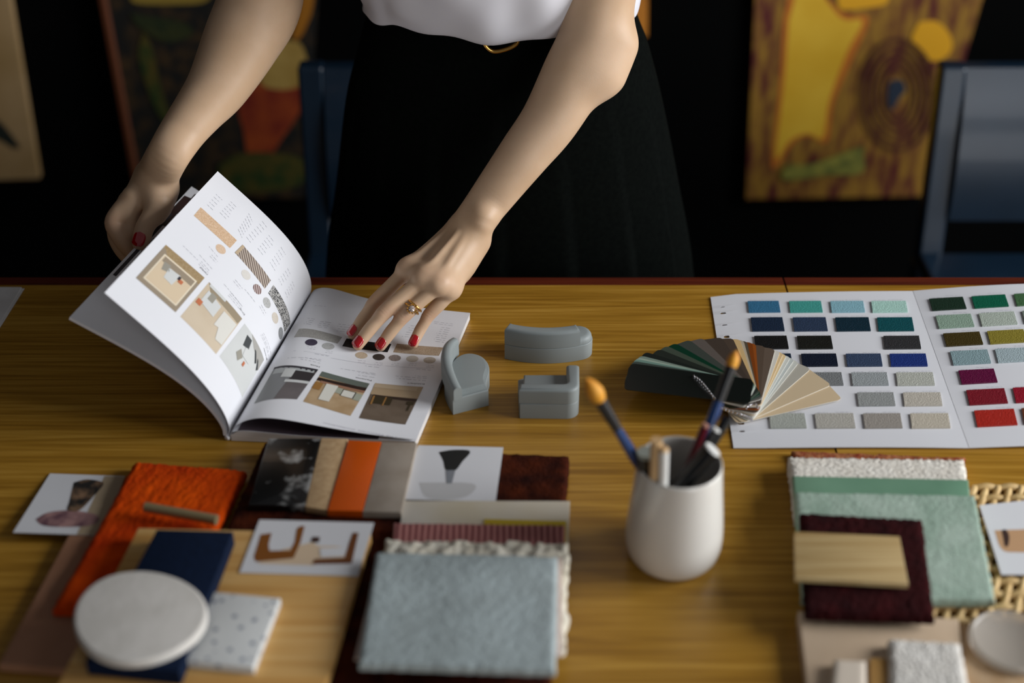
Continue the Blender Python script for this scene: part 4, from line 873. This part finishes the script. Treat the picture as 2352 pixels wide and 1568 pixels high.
arm.sweep([Z(1060, 560, .82), Z(1050, 610, .805)], [.016, .014], .018, 1)             # heel of hand, palm side
arm.sweep([Z(1085, 560, .835), Z(1063, 615, .818), Z(1042, 650, .808)], [.013, .0125, .0092], .014, 3)
for k_, rr_ in (('i', .0085), ('m', .0090), ('r', .0083), ('p', .0066)):            # knuckles
    arm.sweep([mcp[k_]+NRM*.0015, mcp[k_]+(mcp[k_]-mcs[k_])*.06+NRM*.001], [rr_, rr_], .007, 1)
arm.sweep([mcp[q_]-NRM*.003-nrm(mcp[q_]-mcs[q_])*.003 for q_ in 'imrp'], [.0096, .0100, .0098, .0076], .014, 3)
for k_ in 'imr':                                                                    # extensor tendons
    a, c = mcs[k_]+NRM*.0085, mcp[k_]+NRM*.0058; arm.sweep([lerp(a, c, .12), lerp(a, c, .5)+NRM*.0008, lerp(a, c, .97)], [.0014, .0019, .0022], .0055, 3)
tips = {'i': (810, 768), 'm': (822, 792), 'r': (874, 795), 'p': (949, 790)}
pip = {'i': (862, 694, .026), 'm': (884, 716, .029), 'r': (928, 724, .029), 'p': (986, 722, .024)}
dip = {'i': (832, 736, .011), 'm': (846, 760, .012), 'r': (895, 765, .012), 'p': (964, 759, .010)}
rad = {'i': (.0092, .0083, .0085, .0074, .0074, .0062), 'm': (.0094, .0084, .0086, .0075, .0075, .0064), 'r': (.0090, .0080, .0082, .0071, .0071, .0060), 'p': (.0094, .0082, .0075, .0065, .0065, .0057)}
FT = {}; JT = []
for k_ in 'imrp':
    tx, ty = tips[k_]; zt = tozh(tx, ty)+.0068; T = Z(tx, ty, zt); P_ = Z(pip[k_][0], pip[k_][1], zt+pip[k_][2]); Dp = Z(dip[k_][0], dip[k_][1], zt+dip[k_][2])
    Mc = mcp[k_]-NRM*.002; q = rad[k_]
    arm.sweep([Mc, lerp(Mc, P_, .5)+NRM*.0005+(RT*.0012 if k_ == 'p' else 0), P_, lerp(P_, Dp, .5), Dp, T], [(q[0], q[0]*.95), (q[1], q[1]*.95), (q[2], q[2]), (q[3], q[3]*.95), (q[4], q[4]*.95), (q[5], q[5]*.92)], .0030, 4, np.cross(nrm(T-Mc), NRM))
    FT[k_] = (Dp, T, q[5]); JT += [(P_, .010, 1.), (mcp[k_]+NRM*.008, .012, .3), (Dp, .006, .5), (T, .008, .7)]
arm.sweep([Z(1045, 575, .825), Z(1005, 635, .800), Z(968, 668, .788)], [.0135, .0112, .0090], .006, 4)   # thumb under the palm
Va, Fa = relax(*arm.poly(.00125), mcp['m'], .125)
# arm lifting the leaves (left in the photo)
dl = lerp(dR0, dR1, .56); hand = Field(); U2 = RT*.78-UP*.62
st_ = [S(624, -539, 86, 1.42), S(622, -330, 90, 1.49), S(612, -140, 93, 1.56), S(598, 0, 96, 1.60), S(556, 92, 88, 1.60, .95), S(502, 195, 71, 1.585, .9), S(460, 250, 60, 1.572, .88), S(421, 301, 53, 1.56, .84), S(385, 358, 49, 1.55, .8), S(357, 412, 49, dl+.016, .74)]
hand.sweep([a for a, r in st_], [r for a, r in st_], .006, 9, RT*.95-UP*.2, U2)
def H(px, py, dd): return D(px, py, dl+dd)
hand.sweep([H(352, 425, .012), H(312, 458, .012)], [.017, .0125], .016, 2)
hand.sweep([H(352, 420, .025), H(298, 462, .026)], [.017, .0115], .016, 2)
hand.sweep([H(360, 425, .036), H(312, 472, .043)], [.016, .0110], .016, 2)
hand.sweep([H(368, 430, .045), H(330, 485, .056)], [.015, .0100], .016, 2)
hand.sweep([H(360, 432, .006), H(364, 465, .002), H(358, 492, .0)], [.018, .0165, .0120], .014, 3)   # ball of the thumb
hand.sweep([H(374, 440, .02), H(374, 470, .02)], [.013, .009], .014, 1)
thT = H(322, 560, -.0125); thI = H(333, 522, -.009)
hand.sweep([H(366, 472, .0), H(350, 495, -.004), thI, H(326, 545, -.011), thT], [.0125, .0112, .0104, .0100, .0086], .0045, 4)
hand.sweep([H(304, 460, .010), H(278, 486, .006), H(262, 512, .004), H(274, 538, .004), H(288, 562, .007), H(304, 584, .012)], [.0124, .0114, .0106, .0102, .0092, .0075], .004, 4)
hand.sweep([H(296, 464, .024), H(270, 498, .022), H(266, 535, .021), H(274, 562, .021), H(290, 586, .022), H(306, 600, .022)], [.0115, .0105, .0098, .0092, .0085, .0072], .004, 4)
hand.sweep([H(312, 474, .040), H(285, 508, .040), H(285, 545, .038), H(300, 570, .034), H(318, 590, .030)], [.011, .0100, .0094, .0088, .0072], .004, 4)
hand.sweep([H(330, 487, .054), H(308, 515, .054), H(308, 545, .050), H(322, 566, .044)], [.010, .0088, .0082, .0066], .004, 4)
hand.sweep([H(308, 452, .006), H(300, 490, .008), H(302, 530, .010)], [.012, .0105, .0085], .007, 3)
Vb, Fb = relax(*hand.poly(.00125), H(320, 490, .01), .085)
# torso, neck, head, legs (outside the frame)
tor = Field()
tor.sweep([np.array([-.012, 1.63, .93]), np.array([-.015, 1.62, 1.05]), np.array([-.04, 1.57, 1.2]), np.array([-.05, 1.51, 1.33])], [(.15, .095), (.125, .085), (.14, .095), (.13, .085)], .01, 4, RT)
tor.sweep([D(1475, -539, 1.42), np.array([-.05, 1.48, 1.365]), D(624, -539, 1.42)], [.046, .06, .046], .05, 4)
tor.sweep([np.array([-.05, 1.48, 1.37]), np.array([-.05, 1.42, 1.45])], [.052, .048], .03, 1)
hc = np.array([-.05, 1.375, 1.535])
tor.sweep([hc+[0, .02, .02], hc+[0, -.012, -.005]], [(.074, .086), (.068, .08)], .02, 1)
tor.sweep([hc+[0, -.05, -.045], hc+[0, -.072, -.062]], [(.045, .04), (.026, .024)], .03, 1)
tor.sweep([hc+[0, -.085, .0], hc+[0, -.108, -.022]], [.008, .011], .012, 1)
for s_ in (-1, 1):
    tor.sweep([hc+[s_*.078, .01, -.01], hc+[s_*.084, .014, .015]], [.01, .014], .008, 1)
    tor.sweep([hc+[s_*.03, -.083, .004]], [.012], .006, 1) if 0 else None
    tor.sweep([np.array([-.012+s_*.08, 1.63, .9]), np.array([-.012+s_*.085, 1.63, .5]), np.array([-.012+s_*.085, 1.64, .09])], [.078, .055, .036], .02, 4)
    tor.sweep([np.array([-.012+s_*.085, 1.65, .045]), np.array([-.012+s_*.09, 1.52, .032])], [.034, .026], .02, 1)
Vt, Ft = tor.poly(.006)
V = np.concatenate([Va, Vb, Vt]); F = np.concatenate([Fa, Fb+len(Va), Ft+len(Va)+len(Vb)])
m_skin = mat('skin', (196, 164, 132), (208, 177, 147), scale=16, rough=.46, spec=.35, sss=.12, bump=.05, bscale=900)
nt = m_skin.node_tree; at_ = nt.nodes.new('ShaderNodeAttribute'); at_.attribute_name = 'blush'
mx = nt.nodes.new('ShaderNodeMix'); mx.data_type = 'RGBA'; mx.inputs[7].default_value = lin((190, 134, 108))
src = nt.nodes['Principled BSDF'].inputs['Base Color'].links[0].from_socket
mf = nt.nodes.new('ShaderNodeMath'); mf.operation = 'MULTIPLY'; mf.inputs[1].default_value = .5; nt.links.new(at_.outputs['Fac'], mf.inputs[0])
nt.links.new(mf.outputs[0], mx.inputs[0]); nt.links.new(src, mx.inputs[6]); nt.links.new(mx.outputs[2], nt.nodes['Principled BSDF'].inputs['Base Color'])
bl = np.zeros(len(V)); JT += [(thT, .010, .8), (thI, .009, .6), (H(262, 512, 0), .012, .7)]
# knuckle creases as small real grooves
for c, s_, w_ in JT: bl += w_*np.exp(-((V-c)**2).sum(1)/(s_*s_))
body = mesh('body', V, F, m_skin, None, person, True)
for k_ in 'imrp':
    P_ = Z(pip[k_][0], pip[k_][1], FT[k_][1][2]+pip[k_][2]); ax = nrm(FT[k_][0]-mcp[k_])
    co = V; rel = co-P_; s_ = rel@ax; dn = np.linalg.norm(rel-np.outer(s_, ax), axis=1); dors = (rel@NRM) > .002
    m_ = (np.abs(s_) < .006) & (dn < .014) & dors
    g = np.zeros(len(V)); g[m_] = -.00028*(1+np.cos(s_[m_]*2*math.pi/.0029))/2*np.cos(s_[m_]/.006*math.pi/2)
    V = V+np.outer(g, NRM)
base = np.array(body.location)+np.array(person.location)
body.data.vertices.foreach_set('co', (V-base).ravel()); body.data.update()
at = body.data.attributes.new('blush', 'FLOAT', 'POINT'); at.data.foreach_set('value', np.clip(bl, 0, 1))
# nails
m_nail = mat('red_nail_polish', (176, 4, 18), rough=.12, spec=.6, coat=1.)
def nail(a, t, r, up_, L=.0138, wd=.0052, ext=.0042, fwd=.0):
    ax = nrm(t-a); n_ = nrm(up_-ax*(up_@ax)); sd = np.cross(ax, n_); V = []; nu_, nv_ = 10, 12
    for j in range(nv_+1):
        y = -1+2*j/nv_; hw = (1-abs(y)**3.2)**(1/2.6) if abs(y) < 1 else 0
        for i in range(nu_+1):
            x = (-1+2*i/nu_)*hw*wd; al = y*L/2+ext-L/2; rr_ = r*1.04+.0006; z_ = math.sqrt(max(rr_**2-(x*.92)**2, 1e-9))
            drop = .0022*max(0, al/ext)**2 if al > 0 else 0; V.append(t+ax*al+sd*x+n_*(z_-drop))
    V2 = [np.array(v)-n_*.0009 for v in V]; k = len(V); w_ = nu_+1; F = []
    for j in range(nv_):
        for i in range(nu_): q = j*w_+i; F += [(q, q+1, q+w_+1, q+w_), (k+q, k+q+w_, k+q+w_+1, k+q+1)]
    for i in range(nu_): F += [(i, k+i, k+i+1, i+1), (nv_*w_+i, nv_*w_+i+1, k+nv_*w_+i+1, k+nv_*w_+i)]
    for j in range(nv_): F += [(j*w_, (j+1)*w_, k+(j+1)*w_, k+j*w_), (j*w_+nu_, k+j*w_+nu_, k+(j+1)*w_+nu_, (j+1)*w_+nu_)]
    o = mesh('fingernail', V+V2, F, m_nail, None, person, True); o['label'] = 'glossy red painted fingernail'
NU = {'i': nrm([-.55, -.5, .65]), 'm': nrm([-.25, -.55, .8]), 'r': nrm([-.2, -.55, .8]), 'p': nrm([-.1, -.55, .8])}
for k_ in 'imrp': a, t, r = FT[k_]; nail(a, t, r, NU[k_], wd={'i': .0056, 'm': .0060, 'r': .0057, 'p': .0050}[k_])
nail(thI, thT, .0094, nrm(CAM-thT)+np.array([-.35, 0, 0]), L=.0165, wd=.0072, ext=.0052)
# rings on the ring finger
m_gold = mat('yellow_gold', (222, 176, 96), rough=.18, metal=1); m_dia = mat('clear_gemstone', (236, 216, 206), rough=.03, metal=.55, spec=1)
Rp = Z(pip['r'][0], pip['r'][1], FT['r'][1][2]+pip['r'][2]); Rm = mcp['r']-NRM*.002; ax = nrm(Rp-Rm); sd = nrm(np.cross(ax, NRM)); up_ = np.cross(sd, ax); up_ = up_ if up_@NRM > 0 else -up_
def band(t, tw, name, r=.0086, th=.0009):
    c = lerp(Rm, Rp, t)+NRM*.0003; P = []
    for k in range(41):
        q = 2*math.pi*k/40; P.append(c+sd*math.cos(q)*r+up_*math.sin(q)*r*.98+ax*tw*math.cos(q))
    V, F = tube(P, th, 10, False); o = mesh(name, V, F, m_gold, None, person, True); o['label'] = 'thin gold ring'; return c
band(.70, .0014, 'ring', .0090, .0011); c = band(.79, .0018, 'ring', .0090, .0011)
gm = c+up_*.0094-sd*0*.002+ax*.0005
tocam = nrm(CAM-gm); side_ = sd if sd@RT > 0 else -sd; gm = c+nrm(up_*1.0+side_*.75)*.0106; up_ = nrm(up_+side_*.35)
b = MB(); n = 16
for ring_ in range(1):
    V = []; e1 = nrm(np.cross(up_, ax)); e2 = nrm(np.cross(up_, e1))
    for rr_, h in ((.0014, .0019), (.0034, .0009), (.0039, -.0002), (.0010, -.002)):
        for k in range(n): q = 2*math.pi*k/n; V.append(gm+e1*math.cos(q)*rr_+e2*math.sin(q)*rr_+up_*h)
    F = [(i*n+k, i*n+(k+1) % n, (i+1)*n+(k+1) % n, (i+1)*n+k) for i in range(3) for k in range(n)]+[tuple(range(n)), tuple(3*n+k for k in range(n))]
    b.add(V, F, m_dia)
for k in range(10):
    q = 2*math.pi*k/10; p = gm+e1*math.cos(q)*.0046+e2*math.sin(q)*.0046; V, F = tube([p-up_*.001, p+up_*.0004, p+up_*.001], [.0011, .0011, .0004], 8); b.add(V, F, m_gold)
o = b.build('ring_stone', person, .5); o['label'] = 'round clear stone in a gold flower setting'
# blouse, skirt, buckle
def loft(rings, nseg, mod=None):
    V = []; F = []
    for j, (cx_, cy_, cz, rx, ry) in enumerate(rings):
        for k in range(nseg):
            q = 2*math.pi*k/nseg; m_ = mod(q, j, cz) if mod else (1, 0); V.append((cx_+rx*m_[0]*math.cos(q), cy_+ry*m_[0]*math.sin(q), cz+m_[1]))
    for j in range(len(rings)-1):
        for k in range(nseg): F.append((j*nseg+k, j*nseg+(k+1) % nseg, (j+1)*nseg+(k+1) % nseg, (j+1)*nseg+k))
    return V, F
def dens(R_, n): return [tuple(r) for r in spline([np.array(r) for r in R_], n)]
m_blo = mat('white_silky_cotton', (222, 222, 230), (228, 228, 234), scale=10, rough=.5, spec=.3)
br = [(-.012, 1.622, 1.062, .135, .085)]+dens([(-.012, 1.615, 1.047, .150, .100), (-.014, 1.606, 1.043, .160, .112), (-.014, 1.598, 1.058, .160, .120), (-.022, 1.575, 1.11, .164, .126), (-.040, 1.545, 1.2, .172, .128), (-.05, 1.51, 1.29, .185, .118), (-.05, 1.485, 1.36, .165, .085), (-.05, 1.47, 1.41, .075, .062)], 9)
def bm_(q, j, z):
    a = .022*math.sin(3*q+7*z+.6)+.012*math.sin(7*q-26*z)+.010*math.sin(11*q+30*z+1)+.006*math.sin(19*q-40*z)
    return 1+a*min(1, max(0, (z-1.035)/.03)), .004*math.sin(5*q)+.002*math.sin(13*q+1)
V, F = loft(br, 160, bm_); ob = mesh('blouse', V, F, m_blo, None, person, True)
md = ob.modifiers.new('thickness', 'SOLIDIFY'); md.thickness = .0012; md.offset = 1
for sx_, top_, P0 in ((1, D(1475, -539, 1.42), [D(1475, -539, 1.42), D(1462, -440, 1.44), D(1448, -350, 1.46)]), (-1, D(624, -539, 1.42), [D(624, -539, 1.42), D(622, -440, 1.455), D(622, -350, 1.485)])):
    V, F = tube(spline(P0, 5), [.052+.0012*i for i in range(11)], 40, False); o = mesh('sleeve', V, F, m_blo, None, person, True); md = o.modifiers.new('thickness', 'SOLIDIFY'); md.thickness = .0015
m_ski = mat('black_green_wool', (3, 5, 4), (6, 9, 7), scale=180, rough=.9, spec=.05)
sr = dens([(-.012, 1.625, 1.066, .146, .092), (-.012, 1.625, 1.02, .160, .104), (-.010, 1.628, .98, .174, .108), (-.010, 1.63, .909, .194, .112), (-.006, 1.632, .79, .217, .118), (-.004, 1.634, .665, .240, .118), (0, 1.635, .4, .27, .108), (0, 1.635, .12, .29, .108)], 5)
def sm(q, j, z):
    k = min(1, max(0, (1.0-z)/.3)); t_ = (q*16/(2*math.pi)) % 1; pl_ = (t_ if t_ < .82 else (1-t_)*4.55)
    return 1+k*(.045*(pl_-.4)), 0
V, F = loft(sr, 320, sm); ob = mesh('skirt', V, F, m_ski, None, person, .6)
md = ob.modifiers.new('thickness', 'SOLIDIFY'); md.thickness = .002; md.offset = -1
bp = [(1112, 74), (1111, 90), (1117, 107), (1134, 118), (1160, 114), (1182, 104), (1190, 92), (1188, 74), (1150, 68)]
P = spline([Yp(x, y, 1.509) for x, y in bp]+[Yp(bp[0][0], bp[0][1], 1.509)], 6); V, F = tube(P, .0027, 10, False)
mesh('belt_buckle', V, F, m_gold, None, person, True)
hr = Field(); hr.sweep([hc+[0, .03, .03], hc+[0, .018, .005]], [(.085, .096), (.082, .09)], .02, 1); hr.sweep([hc+[0, .12, .0]], [.03], .02, 1) if 0 else hr.sweep([hc+[0, .11, .0], hc+[0, .125, .01]], [.034, .03], .02, 1)
V, F = hr.poly(.006); V[:, 1] = np.where((V[:, 2] < hc[2]+.045) & (V[:, 1] < hc[1]-.02), hc[1]-.02, V[:, 1])
mesh('hair', V, F, mat('dark_brown_hair', (44, 28, 20), (66, 44, 30), scale=60, stretch=(4, .4, 4), rough=.5), None, person, True)
